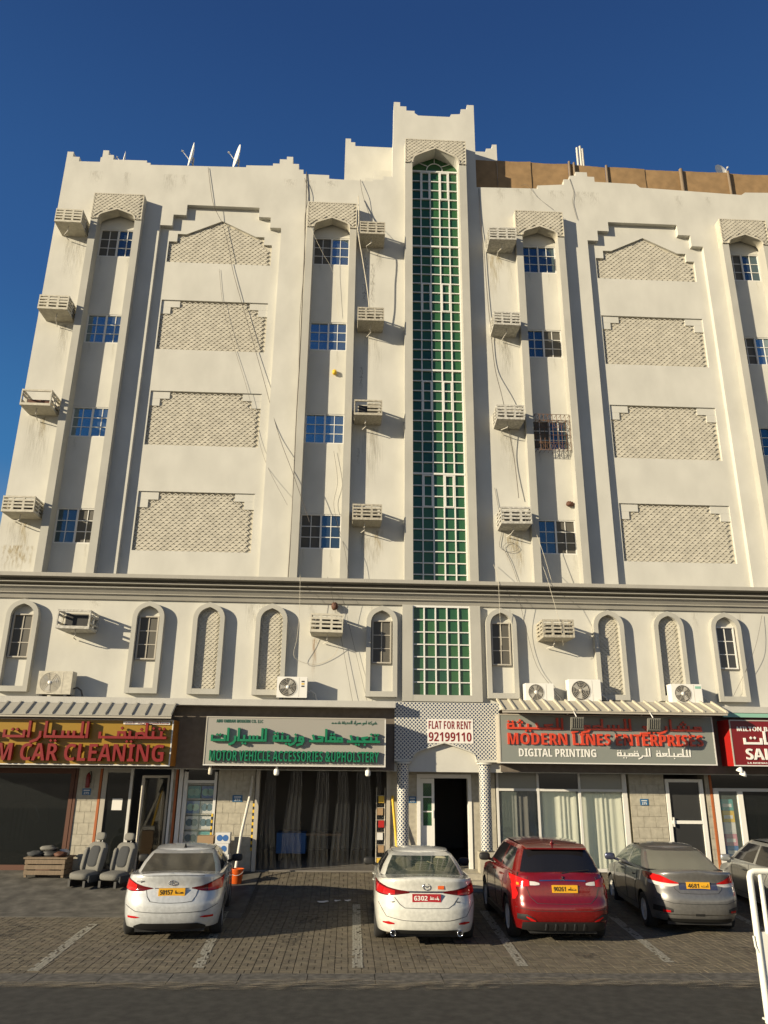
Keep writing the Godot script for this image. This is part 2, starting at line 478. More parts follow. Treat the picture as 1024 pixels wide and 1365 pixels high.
func ground() -> void:
	var s := st()
	sheet(s, -90, 90, -60, 110, -0.06)
	structure(done(s, "ground", M.sand))
	s = st()
	sheet(s, -60, 60, 8.1, 36.0, -0.004)
	structure(done(s, "road", M.asphalt))
	# flush concrete strip of separate kerb stones along the road edge
	var strip := structure(part("kerb_strip", self))
	s = st()
	sheet(s, -22, 22, 7.5, 8.1, -0.02)
	done(s, "bedding", M.joint, strip)
	var x := -14.0
	while x < 10.0:
		var b := bar("kerb_stone", strip, M.kerb, x + 0.006, x + 0.994, -0.06, rng.randf_range(-0.003, 0.003), 7.505 + rng.randf_range(-0.004, 0.004), 8.095)
		b.rotation.y = rng.randf_range(-0.002, 0.002)
		x += 1.0
	# cement apron rising to the shops on the left
	s = st()
	var zs := [3.0, 2.4, 1.6, 0.8, 0.0, -0.7, -5.0]
	s.set_smooth_group(1)
	for i in zs.size() - 1:
		for k in 10:
			var xa := -16.0 + k * 1.14
			var xb := xa + 1.14
			quad(s, Vector3(xa, gy(maxf(zs[i + 1], -0.7)), zs[i + 1]), Vector3(xb, gy(maxf(zs[i + 1], -0.7)), zs[i + 1]), Vector3(xb, gy(maxf(zs[i], -0.7)), zs[i]), Vector3(xa, gy(maxf(zs[i], -0.7)), zs[i]))
	quad(s, Vector3(-16, gy(3.0), 3.0), Vector3(-4.6, gy(3.0), 3.0), Vector3(-4.6, -0.06, 3.02), Vector3(-16, -0.06, 3.02))
	structure(done(s, "forecourt", M.cement))
	# block paving
	var pave := structure(part("pavement", self))
	s = st()
	sheet(s, -22, 22, 3.0, 7.5, -0.016)
	for i in zs.size() - 1:
		var y0 := gy(maxf(zs[i], -0.7)) - 0.016
		var y1 := gy(maxf(zs[i + 1], -0.7)) - 0.016
		quad(s, Vector3(-4.6, y1, zs[i + 1]), Vector3(22, y1, zs[i + 1]), Vector3(22, y0, zs[i]), Vector3(-4.6, y0, zs[i]))
	done(s, "joint_sand", M.joint, pave)
	var px := 0.21
	var rest := st()
	var kinds := []
	for v in 2:
		var t := st()
		block(t, Vector3.ZERO, [px, px / 2][v] - 0.005, [px / 2, px][v] - 0.006, 0.0)
		t.generate_normals()
		kinds.append(t.commit())
	var made := 0
	var row := 0
	var z := 7.5 - px / 2
	while z > -0.7:
		var col := 0
		var xx := -13.0
		while xx < 10.2:
			if z > 3.05 or xx > -4.5:
				var way := (row + col) % 2
				for q in [-0.25, 0.25]:
					var c := rng.randi() % 3
					var at := Vector3(xx + (q * px if way else 0.0), 0.0, z + (0.0 if way else q * px))
					at.y = gy(at.z) + rng.randf_range(-0.0025, 0.0025)
					if made < 300 and xx > -7.75 and xx < 4.0:
						var o := MeshInstance3D.new()
						o.name = "paver"
						o.mesh = kinds[way]
						o.material_override = M["paver%d" % c]
						o.position = at
						o.rotation = Vector3(rng.randf_range(-0.008, 0.008), rng.randf_range(-0.015, 0.015), rng.randf_range(-0.008, 0.008))
						pave.add_child(o, true)
						made += 1
					else:
						var g := rng.randf_range(0.92, 1.07)
						rest.set_color(Color(0.166 * g, 0.141 * g, 0.098 * g))
						var slope := (gy(z + 0.1) - gy(z - 0.1)) / 0.2
						block(rest, at, (px / 2 if way else px) - 0.006, (px if way else px / 2) - 0.006, slope)
			xx += px
			col += 1
		z -= px
		row += 1
	stuff(done(rest, "paving_field", M.paver, pave))
	# worn bay markings, painted block by block
	for l in [[-7.35, 3.79, -7.13, 7.3], [-5.02, 2.4, -4.70, 7.17], [-2.2, 1.9, -2.25, 7.17], [0.57, 2.3, 0.37, 7.03], [3.22, 2.85, 2.82, 6.84], [6.0, 2.6, 5.4, 6.9]]:
		s = st()
		var zz: float = l[1]
		while zz < l[3]:
			var f: float = (zz - l[1]) / (l[3] - l[1])
			var cx: float = lerpf(l[0], l[2], f)
			for q in 4:
				if rng.randf() < 0.86:
					var a := cx - 0.085 + q * 0.043 + rng.randf_range(-0.006, 0.006)
					var y := gy(zz) + 0.0055
					quad(s, Vector3(a, gy(zz) + 0.0055, zz), Vector3(a + 0.041, y, zz), Vector3(a + 0.041, gy(zz + 0.09) + 0.0055, zz + 0.092), Vector3(a, gy(zz + 0.09) + 0.0055, zz + 0.092))
			zz += 0.1
		done(s, "parking_line", M.line_paint, pave)
	# entrance steps
	var steps := structure(part("entrance_steps", self))
	bar("tread", steps, M.tile, -1.3, 1.45, 0.0, 0.50, -2.4, 0.28)
	bar("tread", steps, M.tile, -1.3, 1.45, 0.0, 0.375, 0.28, 0.60)
	bar("tread", steps, M.tile, -1.3, 1.45, 0.0, 0.27, 0.60, 0.92)

func block(s: SurfaceTool, c: Vector3, w: float, d: float, slope: float) -> void:
	var e := 0.005
	var t := []
	var b := []
	for k in [[-1, -1], [1, -1], [1, 1], [-1, 1]]:
		t.append(c + Vector3(k[0] * (w / 2 - e), k[1] * (d / 2 - e) * slope, k[1] * (d / 2 - e)))
		b.append(c + Vector3(k[0] * w / 2, -0.012 + k[1] * d / 2 * slope, k[1] * d / 2))
	quad(s, t[0], t[1], t[2], t[3])
	for i in 4:
		var j := (i + 1) % 4
		quad(s, t[i], b[i], b[j], t[j])

# ---------------------------------------------------------------- building
var bld: Node3D
const WIN_Y := [[18.33, 19.38], [15.19, 16.20], [12.05, 13.02], [8.80, 9.84]]
const SCR_Y := [8.65, 11.87, 15.06]

func arch(x0: float, x1: float, ys: float, ya: float, full := false) -> PackedVector2Array:
	var w := x1 - x0
	var h := ya - ys
	var half := [[0.0, 0.0], [0.004, 0.13], [0.016, 0.26], [0.045, 0.39], [0.085, 0.48], [0.14, 0.56], [0.26, 0.715], [0.38, 0.86], [0.5, 1.0]]
	if full:
		half = [[0.0, 0.0], [0.008, 0.17], [0.035, 0.36], [0.085, 0.54], [0.15, 0.68], [0.24, 0.80], [0.36, 0.905], [0.5, 1.0]]
	var r := PackedVector2Array()
	for p in half:
		r.append(Vector2(x0 + p[0] * w, ys + p[1] * h))
	for i in range(half.size() - 2, -1, -1):
		r.append(Vector2(x1 - half[i][0] * w, ys + half[i][1] * h))
	return r

# a net of small raised ribs, kept where the whole mesh of the net lies inside the outline
func scallops(s: SurfaceTool, outline: PackedVector2Array, w: float, h: float, z0: float, z1: float) -> void:
	var lo := outline[0]
	var hi := outline[0]
	for p in outline:
		lo = lo.min(p)
		hi = hi.max(p)
	var rows := int((hi.y - lo.y) / h)
	var rib := w * 0.075
	for r in rows:
		var y := lo.y + h * r + (hi.y - lo.y - rows * h) * 0.5
		var n := int((hi.x - lo.x) / w) + 1
		for i in n:
			var x := lo.x + w * (i + (0.5 if r % 2 else 0.0)) + w * 0.5
			var pts := []
			var ok := true
			for p in [Vector2(x - w * 0.5, y), Vector2(x, y + h), Vector2(x + w * 0.5, y)]:
				if not Geometry2D.is_point_in_polygon(p + Vector2(0, 0.004), outline):
					ok = false
				pts.append(p)
			if not Geometry2D.is_point_in_polygon(Vector2(x, y - h * 0.86), outline) and y > lo.y + h * 1.5:
				ok = false
			if not ok:
				continue
			rib_piece(s, pts[0], pts[1], rib, z0, z1)
			rib_piece(s, pts[1], pts[2], rib, z0, z1 - 0.003)
			# plate filling the lower part of each mesh, a pit stays open at its top
			var zp := z1 - 0.005
			var pa := Vector3(x - w * 0.42, y - h * 0.02, zp)
			var pb := Vector3(x, y + h * 0.34, zp)
			var pc := Vector3(x + w * 0.42, y - h * 0.02, zp)
			var pd := Vector3(x, maxf(y - h * 0.86, lo.y), zp)
			quad(s, pa, pb, pc, pd)
			quad(s, pa, Vector3(pa.x, pa.y, z0), Vector3(pb.x, pb.y, z0), pb)
			quad(s, pb, Vector3(pb.x, pb.y, z0), Vector3(pc.x, pc.y, z0), pc)

func rib_piece(s: SurfaceTool, a: Vector2, b: Vector2, rib: float, z0: float, z1: float) -> void:
	var d := (b - a).normalized()
	var n := Vector2(-d.y, d.x) * rib
	var p := [a - n, a + n, b + n, b - n]
	quad(s, Vector3(p[0].x, p[0].y, z1), Vector3(p[1].x, p[1].y, z1), Vector3(p[2].x, p[2].y, z1), Vector3(p[3].x, p[3].y, z1))
	quad(s, Vector3(p[1].x, p[1].y, z1), Vector3(p[1].x, p[1].y, z0), Vector3(p[2].x, p[2].y, z0), Vector3(p[2].x, p[2].y, z1))
	quad(s, Vector3(p[3].x, p[3].y, z1), Vector3(p[3].x, p[3].y, z0), Vector3(p[0].x, p[0].y, z0), Vector3(p[0].x, p[0].y, z1))

func instance(called: String, mesh: Mesh, m: Material, parent: Node, at := Vector3.ZERO) -> MeshInstance3D:
	var o := MeshInstance3D.new()
	o.name = called
	o.mesh = mesh
	o.material_override = m
	o.position = at
	parent.add_child(o, true)
	return o

func window(parent: Node, x0: float, x1: float, y0: float, y1: float, z: float, left: Material, right: Material, cols := 2, rows := 3, fr := "alu") -> Node3D:
	var w := part("window", parent)
	var m: Material = M[fr]
	bar("frame", w, m, x0, x1, y1 - 0.035, y1, z - 0.03, z + 0.045)
	bar("frame", w, m, x0, x1, y0, y0 + 0.035, z - 0.03, z + 0.05)
	bar("frame", w, m, x0, x0 + 0.035, y0 + 0.035, y1 - 0.035, z - 0.03, z + 0.042)
	bar("frame", w, m, x1 - 0.035, x1, y0 + 0.035, y1 - 0.035, z - 0.03, z + 0.042)
	var xm := (x0 + x1) / 2
	var halves := [[x0 + 0.035, xm - 0.02, left, 0.0], [xm + 0.02, x1 - 0.035, right, 0.012]] if cols == 2 else [[x0 + 0.035, x1 - 0.035, left, 0.0]]
	if cols == 2:
		bar("meeting_stile", w, m, xm - 0.026, xm + 0.026, y0 + 0.035, y1 - 0.035, z - 0.03, z + 0.04)
	for h in halves:
		var wx: float = h[1] - h[0]
		var wy := y1 - y0 - 0.07
		for c in 2:
			for r in rows:
				var p := bar("pane", w, h[2], h[0] + wx * c / 2, h[0] + wx * (c + 1) / 2, y0 + 0.035 + wy * r / rows, y0 + 0.035 + wy * (r + 1) / rows, z - 0.012 + h[3], z - 0.004 + h[3])
				p.rotation = Vector3(rng.randf_range(-0.012, 0.012), rng.randf_range(-0.012, 0.012), 0)
		bar("glazing_bar", w, m, h[0] + wx / 2 - 0.011, h[0] + wx / 2 + 0.011, y0 + 0.035, y1 - 0.035, z - 0.008 + h[3], z + 0.014 + h[3])
		for r in range(1, rows):
			bar("glazing_bar", w, m, h[0], h[1], y0 + 0.035 + wy * r / rows - 0.011, y0 + 0.035 + wy * r / rows + 0.011, z - 0.008 + h[3], z + 0.012 + h[3])
	return w

func building() -> void:
	bld = thing("apartment_building", "cream apartment block with latticed panels, arched window bays and a tall green glazed stairwell", "building")
	# front wall: parapet profile on top, bays cut in from below, tower over the stair
	var top_l := [[-12.3, 22.33], [-12.1, 22.33], [-12.1, 22.13], [-11.88, 22.13], [-11.88, 21.95], [-11.19, 21.96], [-11.19, 22.16], [-11.14, 22.16], [-11.14, 22.45], [-10.95, 22.45], [-10.95, 22.27], [-10.77, 22.27], [-10.77, 22.08], [-9.66, 22.10], [-9.66, 22.01], [-9.53, 22.01], [-9.53, 21.93], [-6.36, 22.0], [-6.36, 22.08], [-5.47, 22.11], [-5.47, 22.21], [-5.25, 22.21], [-5.25, 22.40], [-5.02, 22.40], [-5.02, 22.52], [-4.81, 22.52], [-4.81, 22.23], [-4.60, 22.23], [-4.60, 22.0], [-4.44, 22.0], [-4.44, 21.82], [-3.57, 21.82], [-3.57, 21.67], [-2.1, 21.64], [-2.1, 21.72], [-1.75, 21.73], [-1.75, 21.86], [-1.44, 21.86], [-1.41, 25.13], [-1.19, 25.13], [-1.19, 24.95], [-0.97, 24.95], [-0.97, 24.77], [-0.68, 24.77], [-0.68, 24.67], [-0.55, 24.57], [0.55, 24.57], [0.60, 24.69], [0.92, 24.72], [0.95, 24.94], [1.17, 24.96], [1.17, 25.15], [1.41, 25.15], [1.41, 21.58], [3.50, 21.63], [3.50, 21.76], [4.42, 21.85], [4.42, 22.07], [4.63, 22.08], [4.63, 22.23], [4.85, 22.25], [4.85, 22.41], [5.25, 22.41], [5.25, 22.23], [5.49, 22.23], [5.49, 22.02], [6.92, 22.0], [7.06, 21.86], [10.58, 21.73], [10.72, 21.84], [12.3, 21.9]]
	var pts := PackedVector2Array()
	for p in top_l:
		pts.append(Vector2(p[0], p[1]))
	var half := [[12.3, 7.82], [10.95, 7.82], [10.95, 20.0], [9.60, 20.0], [9.60, 7.82], [8.96, 7.82], [8.96, 19.53], [8.57, 19.53], [8.57, 19.96], [8.16, 19.96], [8.16, 20.37], [5.81, 20.37], [5.81, 20.0], [5.42, 20.0], [5.42, 19.6], [5.06, 19.6], [5.06, 7.82], [4.08, 7.82], [4.08, 20.0], [2.72, 20.0], [2.72, 7.82], [0.9, 7.82], [0.9, 22.9]]
	for p in half:
		pts.append(Vector2(p[0], p[1]))
	half.reverse()
	for p in half:
		pts.append(Vector2(-p[0], p[1]))
	var s := st()
	poly(s, pts, -0.4, 0.0)
	done(s, "front_wall", M.wall, bld)
	# closed volume behind: side walls, back, roof, tower and stair-head
	s = st()
	box(s, -12.3, -12.0, 4.5, 21.9, -12.0, -0.4)
	box(s, 12.0, 12.3, 4.5, 21.9, -12.0, -0.4)
	box(s, -12.0, 12.0, 0.0, 21.6, -12.3, -12.0)
	done(s, "side_wall", M.wall, bld)
	s = st()
	box(s, -12.0, 12.0, 20.9, 21.1, -12.0, -0.4)
	done(s, "roof_slab", M.ledge, bld)
	s = st()
	box(s, -1.38, 1.38, 21.1, 24.55, -3.4, -0.4)
	done(s, "stair_tower", M.wall, bld)
	s = st()
	var z := -1.5
	poly(s, PackedVector2Array([Vector2(-3.1, 21.1), Vector2(-3.1, 24.9), Vector2(-2.9, 24.9), Vector2(-2.9, 24.74), Vector2(-2.74, 24.74), Vector2(-2.74, 24.57), Vector2(2.1, 24.57), Vector2(2.1, 24.72), Vector2(2.33, 24.74), Vector2(2.33, 24.92), Vector2(2.5, 24.93), Vector2(2.5, 21.1)]), -4.6, z)
	done(s, "penthouse", M.wall, bld)
	s = st()
	poly(s, PackedVector2Array([Vector2(-2.35, 21.1), Vector2(-2.35, 22.6), Vector2(-2.05, 22.6), Vector2(-2.05, 22.95), Vector2(-1.42, 22.95), Vector2(-1.42, 21.1)]), -1.45, -0.9)
	done(s, "parapet_step", M.wall, bld)
	# window bays
	var head_pts := arch(-0.585, 0.585, 0.0, 0.38)
	var head := PackedVector2Array([Vector2(-0.80, 0.0), Vector2(-0.80, 0.98), Vector2(0.80, 0.98), Vector2(0.80, 0.0)])
	for i in range(head_pts.size() - 1, -1, -1):
		head.append(head_pts[i])
	var hs := st()
	poly(hs, head, -0.32, 0.0)
	hs.generate_normals()
	var head_mesh := hs.commit()
	hs = st()
	scallops(hs, head, 0.155, 0.068, 0.0, 0.030)
	for e in [[-0.80, 0.80, 0.945, 0.98], [-0.80, -0.77, 0.0, 0.945], [0.77, 0.80, 0.0, 0.945]]:
		box(hs, e[0], e[1], e[2], e[3], 0.0, 0.028)
	for i in head_pts.size() - 1:
		rib_piece(hs, head_pts[i] + Vector2(0, 0.012), head_pts[i + 1] + Vector2(0, 0.012), 0.024, 0.0, 0.034)
	hs.generate_normals()
	var head_lat := hs.commit()
	var blue: Material = M.film_glass
	var deep: Material = M.film_glass_b
	var screen: Material = M.mesh_screen
	var kinds := [[[screen, deep], [blue, blue], [blue, blue], [deep, screen]], [[screen, blue], [blue, blue], [blue, blue], [screen, deep]], [[deep, deep], [deep, screen], [screen, deep], [deep, screen]], [[screen, deep], [screen, blue], [deep, deep], [deep, deep]]]
	var cols := [-10.28, -3.40, 3.40, 10.28]
	for ci in 4:
		var cx: float = cols[ci]
		var bay := part("window_bay", bld)
		for sx in [-1, 1]:
			s = st()
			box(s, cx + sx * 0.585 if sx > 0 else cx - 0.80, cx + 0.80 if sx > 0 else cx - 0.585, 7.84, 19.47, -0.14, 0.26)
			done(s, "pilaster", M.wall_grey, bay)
		instance("arched_head", head_mesh, M.lattice_back, bay, Vector3(cx, 19.47, 0.27))
		stuff(instance("head_lattice", head_lat, M.lattice, bay, Vector3(cx, 19.47, 0.27)))
		var ys := 7.84
		for f in range(3, -1, -1):
			var wy: Array = WIN_Y[f]
			bar("spandrel", bay, M.wall, cx - 0.60, cx + 0.60, ys, wy[0], -0.30, -0.12)
			ys = wy[1]
			window(bld, cx - 0.584, cx + 0.584, wy[0], wy[1], -0.18, kinds[ci][f][0], kinds[ci][f][1])
		bar("spandrel", bay, M.wall, cx - 0.60, cx + 0.60, ys, 20.2, -0.30, -0.12)
	# latticed panel bays
	var rect := PackedVector2Array([Vector2(-1.66, 0), Vector2(-1.66, 1.29), Vector2(-1.37, 1.29), Vector2(-1.37, 1.53), Vector2(-1.09, 1.53), Vector2(-1.09, 1.77), Vector2(1.09, 1.77), Vector2(1.09, 1.53), Vector2(1.37, 1.53), Vector2(1.37, 1.29), Vector2(1.66, 1.29), Vector2(1.66, 0)])
	var peak := PackedVector2Array([Vector2(-1.66, 0), Vector2(-1.66, 0.79), Vector2(-1.40, 0.79), Vector2(-1.40, 1.09), Vector2(-1.12, 1.09), Vector2(0, 1.66), Vector2(1.12, 1.09), Vector2(1.40, 1.09), Vector2(1.40, 0.79), Vector2(1.66, 0.79), Vector2(1.66, 0)])
	var lat := []
	for o in [rect, peak]:
		var ls := st()
		scallops(ls, o, 0.175, 0.0775, 0.0, 0.036)
		ls.generate_normals()
		lat.append(ls.commit())
	for sx in [-1.0, 1.0]:
		var cx: float = 7.0 * sx
		var bay := part("panel_bay", bld)
		s = st()
		var y0 := 7.84
		for y in SCR_Y:
			box(s, cx - 1.97, cx + 1.97, y0, y, -0.36, -0.15)
			box(s, cx - 1.97, cx - 1.66, y, y + 1.77, -0.36, -0.15)
			box(s, cx + 1.66, cx + 1.97, y, y + 1.77, -0.36, -0.15)
			y0 = y + 1.77
		box(s, cx - 1.97, cx + 1.97, y0, 18.24, -0.36, -0.15)
		var fp := PackedVector2Array([Vector2(cx - 1.97, 18.24), Vector2(cx - 1.97, 20.6), Vector2(cx + 1.97, 20.6), Vector2(cx + 1.97, 18.24)])
		for i in range(peak.size() - 1, -1, -1):
			fp.append(Vector2(cx + peak[i].x, 18.24 + peak[i].y))
		poly(s, fp, -0.36, -0.15)
		done(s, "field", M.wall, bay)
		for i in 4:
			var y: float = SCR_Y[i] if i < 3 else 18.24
			var scr := part("lattice_screen", bld)
			bar("backing", scr, M.lattice_back, cx - 1.68, cx + 1.68, y - 0.02, y + (1.79 if i < 3 else 1.7), -0.33, -0.235)
			stuff(instance("lattice", lat[0 if i < 3 else 1], M.lattice, scr, Vector3(cx, y, -0.235)))
			if i < 3:
				for q in [-1.0, 1.0]:
					bar("corner_block", scr, M.wall, cx + q * 1.66, cx + q * 1.09, y + 1.53, y + 1.77, -0.235, -0.19)
					bar("corner_block", scr, M.wall, cx + q * 1.66, cx + q * 1.37, y + 1.29, y + 1.528, -0.235, -0.191)
	# stairwell
	var bay := part("stair_bay", bld)
	for sx in [-1, 1]:
		s = st()
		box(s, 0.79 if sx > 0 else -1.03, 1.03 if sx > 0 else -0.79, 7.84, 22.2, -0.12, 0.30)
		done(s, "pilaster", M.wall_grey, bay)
	var ap := arch(-0.79, 0.79, 22.2, 22.84)
	var sh := PackedVector2Array([Vector2(-1.03, 22.2), Vector2(-1.03, 23.2), Vector2(1.03, 23.2), Vector2(1.03, 22.2)])
	for i in range(ap.size() - 1, -1, -1):
		sh.append(ap[i])
	s = st()
	poly(s, sh, -0.12, 0.31)
	done(s, "arched_head", M.wall, bay)
	s = st()
	scallops(s, sh, 0.155, 0.068, 0.31, 0.340)
	for e in [[-1.03, 1.03, 23.165, 23.2], [-1.03, -1.0, 22.2, 23.165], [1.0, 1.03, 22.2, 23.165]]:
		box(s, e[0], e[1], e[2], e[3], 0.31, 0.338)
	for i in ap.size() - 1:
		rib_piece(s, ap[i] + Vector2(0, 0.012), ap[i + 1] + Vector2(0, 0.012), 0.026, 0.31, 0.344)
	stuff(done(s, "head_lattice", M.lattice, bay))
	var glz := part("stair_window", bld)
	var segs := [[22.25, 19.20, 8, 0], [19.20, 14.62, 13, 4], [14.62, 11.19, 10, 1], [11.19, 7.78, 10, 0]]
	for g in segs:
		glazing(glz, -0.785, 0.785, g[1], g[0], g[2], g[3], -0.12)
	# fan light over the top transom
	s = st()
	var fan := PackedVector2Array()
	for p in arch(-0.79, 0.79, 22.27, 22.95):
		fan.append(p)
	poly(s, fan, -0.135, -0.125)
	done(s, "fan_pane", M.green_glass_b, glz)
	s = st()
	var ringpts := []
	for k in 13:
		var a := PI * k / 12
		ringpts.append(Vector3(cos(a) * 0.27, 22.29 + sin(a) * 0.30, -0.11))
	tube(s, ringpts, 0.017, 5)
	for a in [0.6, 1.571, 2.54]:
		tube(s, [Vector3(cos(a) * 0.27, 22.29 + sin(a) * 0.30, -0.11), Vector3(cos(a) * 0.75, 22.29 + sin(a) * 0.62, -0.11)], 0.015, 5)
	done(s, "fan_bar", M.frame_white, glz)
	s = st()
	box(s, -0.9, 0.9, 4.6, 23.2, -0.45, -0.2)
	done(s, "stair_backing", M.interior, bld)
	# cornice over the mezzanine: fascia, two deep grooves with fillets, sloping bed mould
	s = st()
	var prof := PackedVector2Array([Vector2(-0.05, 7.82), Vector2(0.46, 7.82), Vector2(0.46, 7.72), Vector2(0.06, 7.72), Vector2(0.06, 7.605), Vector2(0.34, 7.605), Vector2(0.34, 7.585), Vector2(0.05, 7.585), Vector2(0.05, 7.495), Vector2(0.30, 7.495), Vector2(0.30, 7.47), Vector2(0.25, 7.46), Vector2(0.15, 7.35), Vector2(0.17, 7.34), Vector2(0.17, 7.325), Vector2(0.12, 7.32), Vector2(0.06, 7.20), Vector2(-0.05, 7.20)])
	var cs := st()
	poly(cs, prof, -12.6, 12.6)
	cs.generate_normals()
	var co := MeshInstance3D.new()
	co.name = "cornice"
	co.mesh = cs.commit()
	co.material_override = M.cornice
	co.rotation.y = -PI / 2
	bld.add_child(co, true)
	stains()
	# mezzanine wall
	s = st()
	box(s, -12.3, -1.0, 2.86, 7.25, -0.45, 0.0)
	box(s, 1.0, 12.3, 2.86, 7.25, -0.45, 0.0)
	box(s, -1.0, 1.0, 2.86, 4.80, -0.45, -0.002)
	done(s, "mezzanine_wall", M.wall, bld)
	var st_frame := part("stair_window", bld)
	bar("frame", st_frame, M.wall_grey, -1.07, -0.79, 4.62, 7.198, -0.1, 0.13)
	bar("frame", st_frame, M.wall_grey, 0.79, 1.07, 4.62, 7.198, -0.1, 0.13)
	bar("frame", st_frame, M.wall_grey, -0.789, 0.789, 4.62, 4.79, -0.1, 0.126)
	glazing(st_frame, -0.785, 0.785, 4.79, 7.2, 7, -9, 0.02)
	# arched frames on the mezzanine
	var outer := arch(-0.42, 0.42, 6.70, 7.15, true)
	var inner := arch(-0.30, 0.30, 6.68, 7.02, true)
	var ring := PackedVector2Array([Vector2(-0.42, 4.72)])
	ring.append_array(outer)
	ring.append_array(PackedVector2Array([Vector2(0.42, 4.72), Vector2(0.30, 4.72), Vector2(0.30, 4.86)]))
	for i in range(inner.size() - 1, -1, -1):
		ring.append(inner[i])
	ring.append_array(PackedVector2Array([Vector2(-0.30, 4.86), Vector2(-0.30, 4.72)]))
	var rs := st()
	poly(rs, ring, -0.02, 0.185)
	box(rs, -0.30, 0.30, 4.72, 4.86, -0.02, 0.183)
	rs.generate_normals()
	var ring_mesh := rs.commit()
	var niche := PackedVector2Array([Vector2(-0.30, 4.86)])
	niche.append_array(inner)
	niche.append(Vector2(0.30, 4.86))
	var ns := st()
	scallops(ns, niche, 0.125, 0.058, 0.03, 0.056)
	ns.generate_normals()
	var niche_mesh := ns.commit()
	ns = st()
	poly(ns, niche, 0.0, 0.03)
	ns.generate_normals()
	var back_mesh := ns.commit()
	for a in [[-11.22, 1], [-7.90, 1], [-6.29, 0], [-4.61, 0], [-1.63, 1], [1.63, 1], [4.61, 0], [6.29, 0], [7.90, 1], [11.22, 1]]:
		if a[1]:
			var n := part("arched_window", bld)
			instance("surround", ring_mesh, M.wall_grey, n, Vector3(a[0], 0, 0))
			var dark: Material = M.mesh_screen if a[0] != 7.90 else M.dark_glass
			window(bld, a[0] - 0.262, a[0] + 0.262, 5.60, 6.76, 0.035, dark, dark, 1, 3, "alu_brown" if a[0] != 7.90 else "alu")
			bar("backing", n, M.black, a[0] - 0.26, a[0] + 0.26, 5.6, 6.76, -0.01, 0.012)
		else:
			var n := part("arched_lattice", bld)
			instance("surround", ring_mesh, M.wall_grey, n, Vector3(a[0], 0, 0))
			instance("backing", back_mesh, M.lattice_back, n, Vector3(a[0], 0, 0))
			stuff(instance("lattice", niche_mesh, M.lattice, n, Vector3(a[0], 0, 0)))
	# ledge over the shops and the dark band behind the signs
	s = st()
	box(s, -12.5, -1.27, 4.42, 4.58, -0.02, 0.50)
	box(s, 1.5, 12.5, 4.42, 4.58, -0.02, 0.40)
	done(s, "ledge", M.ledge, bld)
	s = st()
	box(s, -12.3, -1.27, 2.88, 4.42, 0.002, 0.06)
	box(s, 1.5, 12.3, 2.88, 4.42, 0.002, 0.06)
	done(s, "sign_band", M.band, bld)

